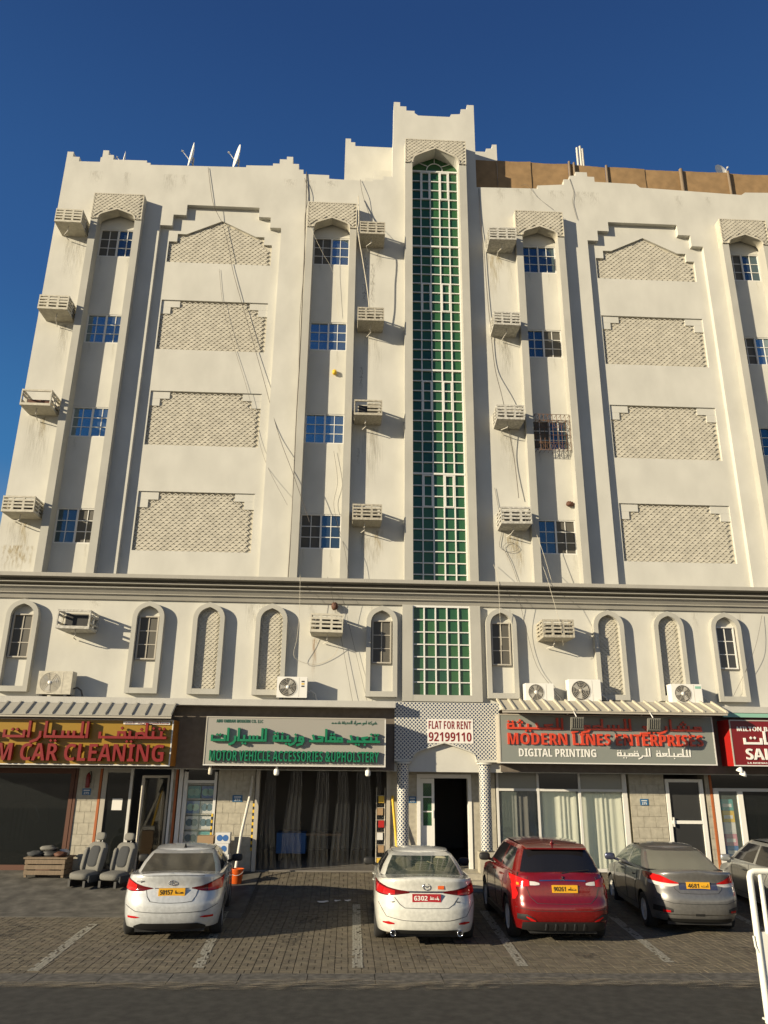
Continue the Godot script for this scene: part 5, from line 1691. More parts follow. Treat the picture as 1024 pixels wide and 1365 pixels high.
# ---------------------------------------------------------------- cables
func cable(label: String, pts: Array, r: float, m: String, sag := 0.0) -> void:
	var c := Curve3D.new()
	for i in pts.size():
		var a: Vector3 = pts[maxi(i - 1, 0)]
		var b: Vector3 = pts[mini(i + 1, pts.size() - 1)]
		var tn := (b - a) * 0.16
		c.add_point(pts[i], -tn, tn)
	c.bake_interval = 0.16
	var s := st()
	tube(s, Array(c.get_baked_points()), r * 0.7, 5)
	tag(done(s, "cable", M[m]), label, "cable", "cables hanging on the facade")

func cables() -> void:
	cable("dark cable slanting down across the left lattice panels", [Vector3(-7.61, 21.9, 0.03), Vector3(-7.33, 20.47, 0.03), Vector3(-6.98, 19.72, -0.10), Vector3(-6.69, 18.74, -0.12), Vector3(-6.48, 17.83, -0.10), Vector3(-5.90, 15.99, -0.10), Vector3(-5.33, 14.18, -0.06), Vector3(-4.73, 12.21, 0.04), Vector3(-4.2, 10.81, 0.33), Vector3(-3.7, 9.45, 0.36)], 0.011, "cable")
	cable("fainter thin cable below the top left lattice panel", [Vector3(-6.96, 18.02, -0.12), Vector3(-6.64, 16.31, -0.12), Vector3(-5.77, 13.72, -0.10), Vector3(-5.14, 11.54, -0.06), Vector3(-4.34, 9.93, 0.33)], 0.006, "cable")
	cable("thick cable bundle running down beside the window bay left of the stairwell", [Vector3(-4.33, 21.9, 0.02), Vector3(-4.29, 20.7, 0.06), Vector3(-4.27, 19.71, 0.05), Vector3(-4.25, 17.41, 0.04), Vector3(-4.23, 14.99, 0.05), Vector3(-4.24, 12.71, 0.05), Vector3(-4.22, 9.88, 0.05), Vector3(-4.24, 7.85, 0.05)], 0.022, "cable")
	cable("looser dark cable twisted along the bundle left of the stairwell", [Vector3(-4.38, 21.6, 0.05), Vector3(-4.22, 20.9, 0.09), Vector3(-4.30, 19.9, 0.08), Vector3(-4.23, 18.3, 0.09), Vector3(-4.29, 16.2, 0.08), Vector3(-4.22, 14.0, 0.09)], 0.012, "cable")
	cable("pale hose bending from the window bay to the second cage left of the stairwell", [Vector3(-2.57, 20.9, 0.12), Vector3(-2.53, 19.6, 0.5), Vector3(-2.55, 19.0, 0.72), Vector3(-2.36, 17.9, 0.6), Vector3(-2.20, 16.9, 0.5), Vector3(-2.12, 16.1, 0.4)], 0.024, "cable_pale")
	cable("short cable loop under the parapet left of the stair tower", [Vector3(-2.52, 21.66, 0.03), Vector3(-2.44, 21.0, 0.14), Vector3(-2.2, 20.2, 0.10), Vector3(-2.05, 19.5, 0.4)], 0.010, "cable")
	cable("thin wire crossing the top window left of the stairwell", [Vector3(-4.15, 19.54, 0.33), Vector3(-3.68, 18.57, 0.2), Vector3(-3.29, 17.88, 0.0), Vector3(-3.1, 16.4, -0.04)], 0.006, "cable_pale")
	cable("dark cable right of the stairwell frame, upper half", [Vector3(1.48, 21.5, 0.03), Vector3(1.50, 20.2, 0.04), Vector3(1.57, 19.11, 0.05), Vector3(1.60, 18.0, 0.05), Vector3(1.66, 16.6, 0.05), Vector3(1.72, 15.7, 0.06)], 0.013, "cable")
	cable("dark cable pair dropping between the cages right of the stairwell", [Vector3(1.70, 15.74, 0.06), Vector3(1.78, 14.6, 0.07), Vector3(1.93, 13.4, 0.3), Vector3(2.23, 11.69, 0.06), Vector3(2.30, 10.4, 0.12)], 0.014, "cable")
	cable("looped wire on the stained wall below the lowest cage right of the stairwell", [Vector3(1.63, 10.73, 0.03), Vector3(1.78, 9.5, 0.03), Vector3(1.70, 8.95, 0.04), Vector3(2.0, 8.78, 0.05), Vector3(2.25, 8.9, 0.05), Vector3(2.05, 9.08, 0.05), Vector3(1.8, 8.95, 0.05), Vector3(2.0, 8.5, 0.04), Vector3(2.17, 7.94, 0.04)], 0.008, "cable")
	cable("wire slanting past the lowest window right of the stairwell", [Vector3(2.55, 9.85, 0.35), Vector3(2.72, 9.2, 0.34), Vector3(2.88, 8.64, 0.34), Vector3(3.04, 7.85, 0.40)], 0.010, "cable_pale")
	cable("two-tone wire dropping from the cornice beside the left mezzanine cage", [Vector3(-3.88, 7.9, 0.47), Vector3(-3.86, 6.9, 0.40), Vector3(-3.90, 6.19, 0.3), Vector3(-3.95, 5.7, 0.2), Vector3(-3.4, 5.55, 0.05), Vector3(-2.9, 5.8, 0.06), Vector3(-2.72, 6.4, 0.3)], 0.008, "cable_pale")
	cable("thin wire falling from the cornice knot to the ledge", [Vector3(-3.14, 7.85, 0.47), Vector3(-2.93, 7.1, 0.18), Vector3(-2.72, 6.23, 0.08), Vector3(-2.38, 4.60, 0.10)], 0.007, "cable")
	cable("second thin wire beside the arched window left of the stairwell", [Vector3(-2.76, 7.46, 0.35), Vector3(-2.42, 6.24, 0.08), Vector3(-2.0, 4.62, 0.10)], 0.006, "cable")
	cable("pale wire hanging past the arched window right of the stairwell", [Vector3(1.50, 8.4, 0.08), Vector3(1.53, 7.85, 0.48), Vector3(1.56, 6.9, 0.40), Vector3(1.60, 6.1, 0.30)], 0.008, "cable_pale")
	cable("slack wire from the cornice to the split units right of the stairwell", [Vector3(2.09, 7.56, 0.35), Vector3(2.35, 6.5, 0.1), Vector3(2.61, 5.53, 0.08), Vector3(3.2, 4.75, 0.1)], 0.007, "cable")
	cable("pale wire dropping in front of the white mezzanine cage", [Vector3(2.85, 8.5, 0.1), Vector3(2.90, 7.9, 0.49), Vector3(3.10, 6.6, 0.74), Vector3(3.22, 6.1, 0.5)], 0.008, "cable_pale")
	cable("thin wire on the mezzanine wall at the right edge", [Vector3(9.05, 7.12, 0.05), Vector3(8.57, 6.07, 0.22), Vector3(7.87, 4.84, 0.1)], 0.006, "cable")
	cable("short cable on the parapet above the right lattice panels", [Vector3(4.62, 22.1, 0.02), Vector3(4.72, 21.5, 0.03), Vector3(4.66, 21.1, 0.03), Vector3(4.76, 20.4, 0.03)], 0.009, "cable")
	cable("thin wire slanting from the roof screen to the window bay right of the stairwell", [Vector3(3.05, 22.1, -0.4), Vector3(3.15, 21.7, 0.05), Vector3(3.49, 21.2, 0.05), Vector3(3.9, 20.5, 0.33)], 0.006, "cable")
	cable("thin cables tangled below the third window left of the stairwell", [Vector3(-3.10, 11.79, -0.06), Vector3(-2.96, 10.84, -0.04), Vector3(-3.05, 10.2, -0.05), Vector3(-2.97, 9.7, 0.0), Vector3(-2.7, 8.7, 0.32), Vector3(-2.56, 7.85, 0.34)], 0.007, "cable")

# ---------------------------------------------------------------- cars: rear at +z, y = 0 on the ground
var C := {}

func curve(table: Array, v: float) -> float:
	if v <= table[0][0]:
		return table[0][1]
	for i in table.size() - 1:
		if v <= table[i + 1][0]:
			var f: float = (v - table[i][0]) / (table[i + 1][0] - table[i][0])
			return lerpf(table[i][1], table[i + 1][1], f)
	return table[table.size() - 1][1]

var EA := 3.0
var EB := 10.0

func ez_of(ex: float) -> float:
	return pow(maxf(0.0, 1.0 - pow(absf(ex), EA)), 1.0 / EB)

func half_w(y: float) -> float:
	return C.W * 0.5 * curve(C.wf, y)

func z_rear(y: float) -> float:
	return C.L * 0.5 - curve(C.rin, y)

func bottom(z: float) -> float:
	var b: float = 0.24
	for zw in [C.zr, C.zf]:
		var d := absf(z - zw)
		var ra: float = C.r + 0.055
		if d < ra:
			b = maxf(b, C.r + sqrt(ra * ra - d * d) * 0.98)
	return b

# a point on the rear of the body
func rp(x: float, y: float, off := 0.0) -> Vector3:
	var ex := clampf(x / half_w(y), -0.995, 0.995)
	var k := pow(absf(ex), 4.0)
	return Vector3(x + signf(x) * k * off, y, ez_of(ex) * z_rear(y) + off * (1.0 - 0.6 * k))

# a band across the rear: rows of [x, low, high]
func band(table: Array, off: float, mirrored: bool, nx := 14, ny := 4) -> SurfaceTool:
	var s := st()
	s.set_smooth_group(1)
	var x0: float = table[0][0]
	var x1: float = table[table.size() - 1][0]
	var lo := []
	var hi := []
	for t in table:
		lo.append([t[0], t[1]])
		hi.append([t[0], t[2]])
	for i in nx:
		for j in ny:
			var q := []
			for e in [[i, j], [i, j + 1], [i + 1, j + 1], [i + 1, j]]:
				var x := lerpf(x0, x1, float(e[0]) / nx)
				var y := lerpf(curve(lo, x), curve(hi, x), float(e[1]) / ny)
				q.append(rp(-x if mirrored else x, y, off))
			if mirrored:
				quad(s, q[3], q[2], q[1], q[0])
			else:
				quad(s, q[0], q[1], q[2], q[3])
	return s

func outline() -> Array:
	var r := []
	var xs := [0.985, 0.97, 0.95, 0.92, 0.88, 0.82, 0.74, 0.62, 0.48, 0.32, 0.16, 0.0]
	var n := xs.size()
	# rear, from left (-x) to right
	for i in n:
		r.append(Vector2(-xs[i], ez_of(xs[i])))
	for i in range(n - 2, -1, -1):
		r.append(Vector2(xs[i], ez_of(xs[i])))
	var zc := ez_of(0.985)
	var m := 56
	for i in range(1, m):
		var z := lerpf(zc, -zc, float(i) / m)
		r.append(Vector2(pow(1.0 - pow(absf(z), EB), 1.0 / EA), z))
	for i in n:
		r.append(Vector2(xs[i], -ez_of(xs[i])))
	for i in range(n - 2, -1, -1):
		r.append(Vector2(-xs[i], -ez_of(xs[i])))
	for i in range(1, m):
		var z := lerpf(-zc, zc, float(i) / m)
		r.append(Vector2(-pow(1.0 - pow(absf(z), EB), 1.0 / EA), z))
	return r

func body_point(e: Vector2, t: float) -> Vector3:
	var zn: float = e.y * C.L * 0.5
	var y0 := bottom(zn)
	var ys := curve(C.sh, e.y)
	var y := lerpf(y0, maxf(ys, y0 + 0.02), t)
	var inset := curve(C.rin, y) if e.y > 0 else curve(C.fin, y)
	return Vector3(e.x * half_w(y), y, e.y * (C.L * 0.5 - inset))

func cabin_point(e: Vector2, l: float) -> Vector3:
	var y := lerpf(C.gy0, C.gy1, l)
	var zf := curve(C.gf, l)
	var zr := curve(C.gr, l)
	var w := curve(C.gw, l)
	var base := Vector3(e.x * w, y, lerpf(zf, zr, 0.5) + e.y * (zr - zf) * 0.5)
	return base

func make_car(P: Dictionary) -> Node3D:
	C = P
	EA = P.get("ea", 3.0)
	EB = P.get("eb", 10.0)
	var t := thing("parked_car", P.label, "car", P.at, "cars parked in front of the shops")
	t.rotation.y = P.turn
	var paint: Material = P.paint
	# lower body
	var s := st()
	s.set_smooth_group(1)
	var o := outline()
	var n := o.size()
	var nl := 16
	var grid := []
	for j in nl + 1:
		var row := []
		for i in n:
			row.append(body_point(o[i], float(j) / nl))
		grid.append(row)
	for j in nl:
		for i in n:
			var k := (i + 1) % n
			quad(s, grid[j][i], grid[j + 1][i], grid[j + 1][k], grid[j][k])
	# deck: the top ring drawn in to the middle line with a crown
	var ks := [1.0, 0.97, 0.9, 0.7, 0.4, 0.0]
	for q in ks.size() - 1:
		for i in n:
			var k := (i + 1) % n
			var v := []
			for e in [[i, q], [i, q + 1], [k, q + 1], [k, q]]:
				var p: Vector3 = grid[nl][e[0]]
				var f: float = ks[e[1]]
				v.append(Vector3(p.x * f, p.y + P.crown * (1.0 - f * f), p.z))
			quad(s, v[0], v[1], v[2], v[3])
	done(s, "body", paint, t)
	# cabin: pillars and roof, glass between
	var ce := []
	var cx := [0.97, 0.93, 0.88, 0.6, 0.3, 0.0]
	for i in cx.size():
		ce.append(Vector2(-cx[i], pow(1.0 - pow(cx[i], 5.0), 0.125)))
	for i in range(cx.size() - 2, -1, -1):
		ce.append(Vector2(cx[i], pow(1.0 - pow(cx[i], 5.0), 0.125)))
	var zs: Array = P.pillars
	for i in zs.size():
		ce.append(Vector2(pow(1.0 - pow(absf(zs[i]), 8.0), 0.2), zs[i]))
	for i in cx.size():
		ce.append(Vector2(cx[i], -pow(1.0 - pow(cx[i], 5.0), 0.125)))
	for i in range(cx.size() - 2, -1, -1):
		ce.append(Vector2(-cx[i], -pow(1.0 - pow(cx[i], 5.0), 0.125)))
	for i in range(zs.size() - 1, -1, -1):
		ce.append(Vector2(-pow(1.0 - pow(absf(zs[i]), 8.0), 0.2), zs[i]))
	var cn := ce.size()
	var ls := [0.0, 0.10, 0.3, 0.5, 0.7, 0.88, 0.96, 1.0]
	var cab := []
	for l in ls:
		var row := []
		for e in ce:
			row.append(cabin_point(e, l))
		cab.append(row)
	var glass := {}
	s = st()
	s.set_smooth_group(1)
	var rear_n := cx.size() * 2 - 1
	for j in ls.size() - 1:
		for i in cn:
			var k := (i + 1) % cn
			var which := ""
			if j >= 1 and j <= 4:
				if i >= 2 and i < rear_n - 3:
					which = "rear_window"
				elif i >= rear_n + zs.size() + 2 and i < rear_n * 2 + zs.size() - 3:
					which = "windscreen"
				else:
					for g in P.glass:
						if i == rear_n + g or i == cn - 2 - g:
							which = "side_window%d" % (int(g) / 2 + (100 if i > rear_n + 10 else 0))
			if which:
				if not glass.has(which):
					var gs := st()
					gs.set_smooth_group(1)
					glass[which] = gs
				quad(glass[which], cab[j][i], cab[j + 1][i], cab[j + 1][k], cab[j][k])
			else:
				quad(s, cab[j][i], cab[j + 1][i], cab[j + 1][k], cab[j][k])
	var top: Array = cab[ls.size() - 1]
	for q in ks.size() - 1:
		for i in cn:
			var k := (i + 1) % cn
			var v := []
			for e in [[i, q], [i, q + 1], [k, q + 1], [k, q]]:
				var p: Vector3 = top[e[0]]
				var f: float = ks[e[1]]
				var mid := (curve(P.gf, 1.0) + curve(P.gr, 1.0)) * 0.5
				var hl := (curve(P.gr, 1.0) - curve(P.gf, 1.0)) * 0.5
				var lz := 1.0 - pow((p.z - mid) / hl, 2.0)
				v.append(Vector3(p.x * f, p.y + (0.045 * (1.0 - f * f)) * (0.35 + 0.65 * lz) + 0.03 * lz, p.z))
			quad(s, v[0], v[1], v[2], v[3])
	done(s, "cabin", paint, t)
	for g in glass:
		var called: String = g
		if called.begins_with("side"):
			called = "side_window"
		done(glass[g], called, P.rear_glass if called == "rear_window" else P.side_glass, t)
	# floor of the cabin, seats
	bar("interior", t, M.black, -half_w(0.8) + 0.12, half_w(0.8) - 0.12, P.gy0 - 0.03, P.gy0 + P.crown + 0.012, curve(P.gf, 0.0) + 0.35, curve(P.gr, 0.0) - 0.12)
	for hx in P.heads:
		s = st()
		rounded(s, Vector3(hx[0], P.gy0 + hx[2], hx[1]), Vector3(0.14, 0.10, 0.06), 0.6, -0.1)
		rounded(s, Vector3(hx[0], P.gy0 - 0.05, hx[1] - 0.03), Vector3(0.24, 0.2, 0.09), 0.5, -0.1)
		done(s, "seat_top", P.trim, t)
	# underside
	s = st()
	box(s, -0.60, 0.60, 0.17, 0.62, -P.L * 0.5 + 0.25, P.L * 0.5 - 0.22)
	box(s, -P.W * 0.5 + 0.10, P.W * 0.5 - 0.10, 0.60, 0.64, -P.L * 0.5 + 0.4, P.L * 0.5 - 0.35)
	done(s, "underbody", M.black, t)
	# wheels
	for zw in [P.zr, P.zf]:
		for sx in [-1.0, 1.0]:
			var w := part("wheel", t)
			w.position = Vector3(sx * (P.W * 0.5 - 0.125), P.r, zw)
			s = st()
			var r: float = P.r
			lathe(s, [Vector2(r * 0.62, -0.10), Vector2(r * 0.86, -0.112), Vector2(r * 0.97, -0.095), Vector2(r, -0.06), Vector2(r, 0.06), Vector2(r * 0.97, 0.095), Vector2(r * 0.86, 0.112), Vector2(r * 0.62, 0.10)], Vector3.ZERO, Vector3(sx, 0, 0), 36)
			done(s, "tyre", M.rubber, w)
			s = st()
			lathe(s, [Vector2(r * 0.64, 0.10), Vector2(r * 0.60, 0.07), Vector2(r * 0.56, 0.02), Vector2(0.0, 0.02)], Vector3.ZERO, Vector3(sx, 0, 0), 36)
			for k in 5:
				var a := TAU * k / 5.0
				var d := Vector3(0, cos(a), sin(a))
				var d2 := Vector3(0, -sin(a), cos(a)) * 0.028
				var ox := Vector3(sx * 0.085, 0, 0)
				var ib := Vector3(sx * 0.03, 0, 0)
				hexa(s, [ib - d2, ib + d2, ib + d * r * 0.6 + d2, ib + d * r * 0.6 - d2, ox - d2, ox + d2, ox + d * r * 0.6 + d2 * 0.7, ox + d * r * 0.6 - d2 * 0.7])
			lathe(s, [Vector2(0.06, 0.085), Vector2(0.05, 0.095), Vector2(0, 0.095)], Vector3.ZERO, Vector3(sx, 0, 0), 16)
			done(s, "rim", M.alu, w)
	# door gaps, handles and sill trim
	for sx in [-1.0, 1.0]:
		for line in [[[0.95, -0.86], [0.7, -0.90], [0.4, -0.88]], [[0.98, 0.06], [0.7, 0.10], [0.36, 0.10]], [[1.0, 0.98], [0.85, 1.0], [0.72, 0.86], [0.5, 0.80], [0.36, 0.78]], [[0.37, -0.88], [0.35, 0.0], [0.37, 0.78]]]:
			var pts := []
			for i in line.size() - 1:
				for k in 4:
					pts.append(side_point(sx, lerpf(line[i][0], line[i + 1][0], k / 4.0), lerpf(line[i][1], line[i + 1][1], k / 4.0)))
			pts.append(side_point(sx, line[line.size() - 1][0], line[line.size() - 1][1]))
			s = st()
			tube(s, pts, 0.005, 5)
			done(s, "panel_gap", M.seam, t)
		for hz in [-0.14, 0.74]:
			s = st()
			var a := side_point(sx, P.gy0 - 0.11, hz)
			tube(s, [a + Vector3(sx * 0.004, 0, -0.10), a + Vector3(sx * 0.028, 0, -0.07), a + Vector3(sx * 0.028, 0, 0.07), a + Vector3(sx * 0.004, 0, 0.10)], 0.012, 6)
			done(s, "door_handle", paint, t)
	# mirrors
	for sx in [-1.0, 1.0]:
		s = st()
		var mz: float = curve(P.gf, 0.0) + 0.62
		rounded(s, Vector3(sx * (P.W * 0.5 + 0.10), P.gy0 + 0.06, mz), Vector3(0.115, 0.075, 0.06), 0.6)
		tube(s, [Vector3(sx * (P.W * 0.5 - 0.10), P.gy0 - 0.02, mz), Vector3(sx * (P.W * 0.5 + 0.05), P.gy0 + 0.03, mz)], 0.028, 6)
		done(s, "mirror", P.mirror, t)
	return t

func seam(t: Node3D, pts: Array) -> void:
	var line := []
	for i in pts.size() - 1:
		for k in 4:
			var f := k / 4.0
			line.append(rp(lerpf(pts[i][0], pts[i + 1][0], f), lerpf(pts[i][1], pts[i + 1][1], f), 0.0015))
	line.append(rp(pts[pts.size() - 1][0], pts[pts.size() - 1][1], 0.0015))
	var s := st()
	tube(s, line, 0.0045, 5)
	done(s, "panel_gap", M.seam, t)

func side_point(sx: float, y: float, z: float) -> Vector3:
	return Vector3(sx * (half_w(y) * pow(1.0 - pow(absf(z / (C.L * 0.5)), EB), 1.0 / EA) + 0.0015), y, z)

func plate(t: Node3D, y: float, w: float, m: Material, letter: Material, text: String, arab: String, x := 0.0) -> void:
	var p := part("number_plate", t)
	var z := rp(x, y + 0.055).z
	bar("plate", p, m, x - w / 2, x + w / 2, y, y + 0.125, z - 0.02, z + 0.022)
	words(p, "lettering", text, x - w * 0.44, x + w * 0.03, y + 0.025, y + 0.10, z + 0.022, 0.004, letter)
	arabic(p, "lettering", arab, x + w * 0.12, x + w * 0.43, y + 0.045, 0.045, z + 0.022, 0.004, letter, 0.35)

func cars() -> void:
	var clear := mat("car_glass_clear", lin(0.05, 0.065, 0.055, 0.6), 0.03)
	clear.transparency = BaseMaterial3D.TRANSPARENCY_ALPHA
	mat("car_glass_dark", lin(0.012, 0.012, 0.014), 0.06)
	mat("car_glass_dusty", lin(0.045, 0.042, 0.034), 0.16)
	mat("car_glass_hazy", lin(0.16, 0.16, 0.13), 0.22)
	for p in [["pearl", lin(0.66, 0.66, 0.60), 0.32, 0.0], ["silver_white", lin(0.60, 0.62, 0.62), 0.34, 0.15], ["red_paint", lin(0.19, 0.006, 0.006), 0.25, 0.2], ["grey_paint", lin(0.19, 0.187, 0.178), 0.36, 0.45], ["silver_paint", lin(0.36, 0.37, 0.36), 0.36, 0.45]]:
		var m := mat(p[0], p[1], p[2], p[3])
		m.clearcoat_enabled = true
		m.clearcoat = 1.0
		m.clearcoat_roughness = 0.06
		weather(m, noise_tex(0.03, 0.86, 1.0, 41), Vector3(0.7, 0.7, 0.7))
	mat("lamp_red", lin(0.40, 0.008, 0.010), 0.12)
	mat("lamp_red_bright", lin(0.48, 0.010, 0.010), 0.1)
	mat("lamp_dark", lin(0.10, 0.006, 0.008), 0.1)
	mat("lamp_clear", lin(0.55, 0.53, 0.50), 0.1)
	mat("lamp_amber", lin(0.75, 0.26, 0.02), 0.15)
	mat("chrome", lin(0.62, 0.62, 0.62), 0.15, 1.0)
	mat("dark_chrome", lin(0.09, 0.10, 0.16), 0.2, 0.6)
	mat("plate_yellow", lin(0.66, 0.34, 0.015), 0.5)
	mat("plate_red", lin(0.34, 0.012, 0.018), 0.5)
	mat("seam", lin(0.03, 0.03, 0.03), 0.7)
	mat("seat_beige", lin(0.36, 0.34, 0.22), 0.9)
	var sedan := {"crown": 0.035, "r": 0.32,
		"wf": [[0.2, 0.93], [0.4, 0.975], [0.65, 1.0], [0.85, 0.99], [1.0, 0.955], [1.15, 0.91]],
		"rin": [[0.2, 0.16], [0.3, 0.06], [0.42, 0.01], [0.58, 0.0], [0.70, 0.02], [0.77, 0.06], [0.86, 0.10], [1.0, 0.085], [1.07, 0.05], [1.10, 0.07], [1.14, 0.12]],
		"fin": [[0.2, 0.15], [0.45, 0.0], [0.6, 0.02], [0.75, 0.2], [0.9, 0.4]],
		"sh": [[-1.0, 0.68], [-0.8, 0.82], [-0.45, 0.96], [0.0, 0.99], [0.4, 1.02], [0.7, 1.05], [0.9, 1.08], [0.97, 1.10], [1.0, 1.09]],
		"pillars": [0.70, 0.35, 0.04, -0.03, -0.40, -0.70], "glass": [0, 1, 3, 4],
		"mirror": M.black, "heads": []}
	# white sedan, second bay from the left
	var P := sedan.duplicate(true)
	P.merge({"label": "silver-white sedan with red wraparound tail lights parked left of the dark doorway", "at": Vector3(-5.74, 0, 3.34), "turn": 0.09, "L": 4.55, "W": 1.78, "zr": 1.32, "zf": -1.38, "gy0": 1.0, "gy1": 1.355,
		"gf": [[0.0, -1.55], [0.5, -1.05], [1.0, -0.55]], "gr": [[0.0, 1.66], [0.5, 1.22], [0.88, 0.80], [1.0, 0.52]], "gw": [[0.0, 0.80], [0.5, 0.73], [0.9, 0.635], [1.0, 0.57]],
		"paint": M.silver_white, "rear_glass": M.car_glass_dusty, "side_glass": M.car_glass_dark, "trim": M.seat_dark}, true)
	var t := make_car(P)
	for f in [false, true]:
		done(band([[0.34, 0.870, 0.885], [0.5, 0.835, 0.910], [0.62, 0.820, 0.945], [0.74, 0.820, 0.995], [0.855, 0.835, 1.025]], 0.008, f, 16, 5), "taillight", M.lamp_dark, t)
		done(band([[0.62, 0.830, 0.925], [0.74, 0.835, 0.980], [0.85, 0.845, 1.010]], 0.014, f, 10, 4), "taillight", M.lamp_red_bright, t)
		done(band([[0.52, 0.420, 0.425], [0.6, 0.405, 0.440], [0.74, 0.405, 0.440]], 0.006, f, 8, 2), "reflector", M.lamp_red, t)
	done(band([[-0.62, 0.220, 0.270], [-0.5, 0.220, 0.325], [0.5, 0.220, 0.325], [0.62, 0.220, 0.270]], 0.010, false, 18, 3), "bumper_insert", M.black, t)
	done(band([[-0.3, 0.870, 0.882], [0.3, 0.870, 0.882]], 0.006, false, 10, 1), "garnish", M.dark_chrome, t)
	plate(t, 0.755, 0.46, M.plate_yellow, M.black, "50157", "eTa")
	seam(t, [[-0.45, 0.85], [-0.42, 0.75], [-0.36, 0.675], [-0.2, 0.655], [0.0, 0.65], [0.2, 0.655], [0.36, 0.675], [0.42, 0.75], [0.45, 0.85]])
	seam(t, [[-0.80, 0.60], [-0.6, 0.515], [-0.3, 0.50], [0.0, 0.495], [0.3, 0.50], [0.6, 0.515], [0.80, 0.60]])
	seam(t, [[-0.55, 1.078], [-0.3, 1.083], [0.0, 1.085], [0.3, 1.083], [0.55, 1.078]])
	badge_oval(t, 0.0, 0.965)
	words(t, "model_badge", "ELANTRA", -0.62, -0.42, 0.975, 0.997, rp(-0.52, 0.985).z + 0.004, 0.006, M.chrome)
	antenna(t, P, M.black)
	# white sedan with clear rear window
	P = sedan.duplicate(true)
	P.merge({"label": "pearl white sedan with a red number plate parked before the entrance steps", "at": Vector3(-0.97, 0, 3.57), "turn": -0.03, "L": 4.87, "W": 1.84, "zr": 1.36, "zf": -1.46, "gy0": 1.0, "gy1": 1.365, "r": 0.33,
		"gf": [[0.0, -1.35], [0.5, -0.9], [1.0, -0.40]], "gr": [[0.0, 1.66], [0.5, 1.22], [0.88, 0.82], [1.0, 0.55]], "gw": [[0.0, 0.83], [0.5, 0.74], [0.9, 0.63], [1.0, 0.56]],
		"rin": [[0.2, 0.12], [0.3, 0.03], [0.42, 0.0], [0.60, 0.0], [0.70, 0.02], [0.77, 0.05], [0.85, 0.085], [0.98, 0.075], [1.07, 0.04], [1.10, 0.06], [1.14, 0.12]],
		"paint": M.pearl, "rear_glass": clear, "side_glass": M.car_glass_dark, "trim": M.seat_beige, "heads": [[-0.36, 0.85, 0.20], [0.02, 0.9, 0.13], [0.38, 0.85, 0.22], [-0.38, -0.1, 0.24], [0.38, -0.1, 0.24]]}, true)
	t = make_car(P)
	for f in [false, true]:
		done(band([[0.3, 0.870, 0.900], [0.5, 0.840, 0.920], [0.68, 0.820, 0.955], [0.8, 0.825, 1.000], [0.885, 0.840, 1.030]], 0.008, f, 16, 5), "taillight", M.lamp_dark, t)
		done(band([[0.55, 0.840, 0.905], [0.7, 0.835, 0.935], [0.86, 0.855, 0.985]], 0.014, f, 10, 4), "taillight", M.lamp_red, t)
		done(band([[0.56, 0.385, 0.405], [0.66, 0.375, 0.425], [0.76, 0.390, 0.410]], 0.006, f, 8, 2), "reflector", M.lamp_red, t)
		var s := st()
		var x := -0.58 if f else 0.58
		lathe(s, [Vector2(0.0, 0.0), Vector2(0.036, 0.0), Vector2(0.04, 0.10), Vector2(0.05, 0.10), Vector2(0.05, -0.02)], Vector3(x, 0.245, z_rear(0.26) - 0.10), Vector3.BACK, 18)
		done(s, "exhaust", M.chrome, t)
		s = st()
		lathe(s, [Vector2(0.0, 0.0), Vector2(0.037, 0.0)], Vector3(x, 0.245, z_rear(0.26) - 0.03), Vector3.BACK, 18)
		done(s, "exhaust", M.black, t)
	done(band([[-0.62, 0.235, 0.285], [-0.5, 0.235, 0.300], [0.5, 0.235, 0.300], [0.62, 0.235, 0.285]], 0.006, false, 18, 3), "bumper_insert", M.black, t)
	done(band([[-0.34, 0.877, 0.903], [0.34, 0.877, 0.903]], 0.007, false, 12, 2), "garnish", M.dark_chrome, t)
	plate(t, 0.735, 0.50, M.plate_red, M.white_letter, "6302", "yAT tSl")
	seam(t, [[-0.56, 0.80], [-0.47, 0.70], [-0.38, 0.645], [0.0, 0.64], [0.38, 0.645], [0.47, 0.70], [0.56, 0.80]])
	seam(t, [[-0.84, 0.70], [-0.7, 0.50], [-0.4, 0.45], [0.0, 0.44], [0.4, 0.45], [0.7, 0.50], [0.84, 0.70]])
	badge_wing(t, 0.0, 0.975)
	bar("sticker", t, M.bucket, 0.20, 0.31, 0.935, 0.99, rp(0.25, 0.96).z - 0.01, rp(0.25, 0.96).z + 0.006)
	words(t, "model_badge", "mazda 6", -0.64, -0.52, 0.72, 0.745, rp(-0.58, 0.73).z + 0.003, 0.006, M.chrome)
	words(t, "model_badge", "SKY", 0.49, 0.60, 0.725, 0.745, rp(0.55, 0.73).z + 0.003, 0.006, M.seam)
	# red crossover
	P = sedan.duplicate(true)
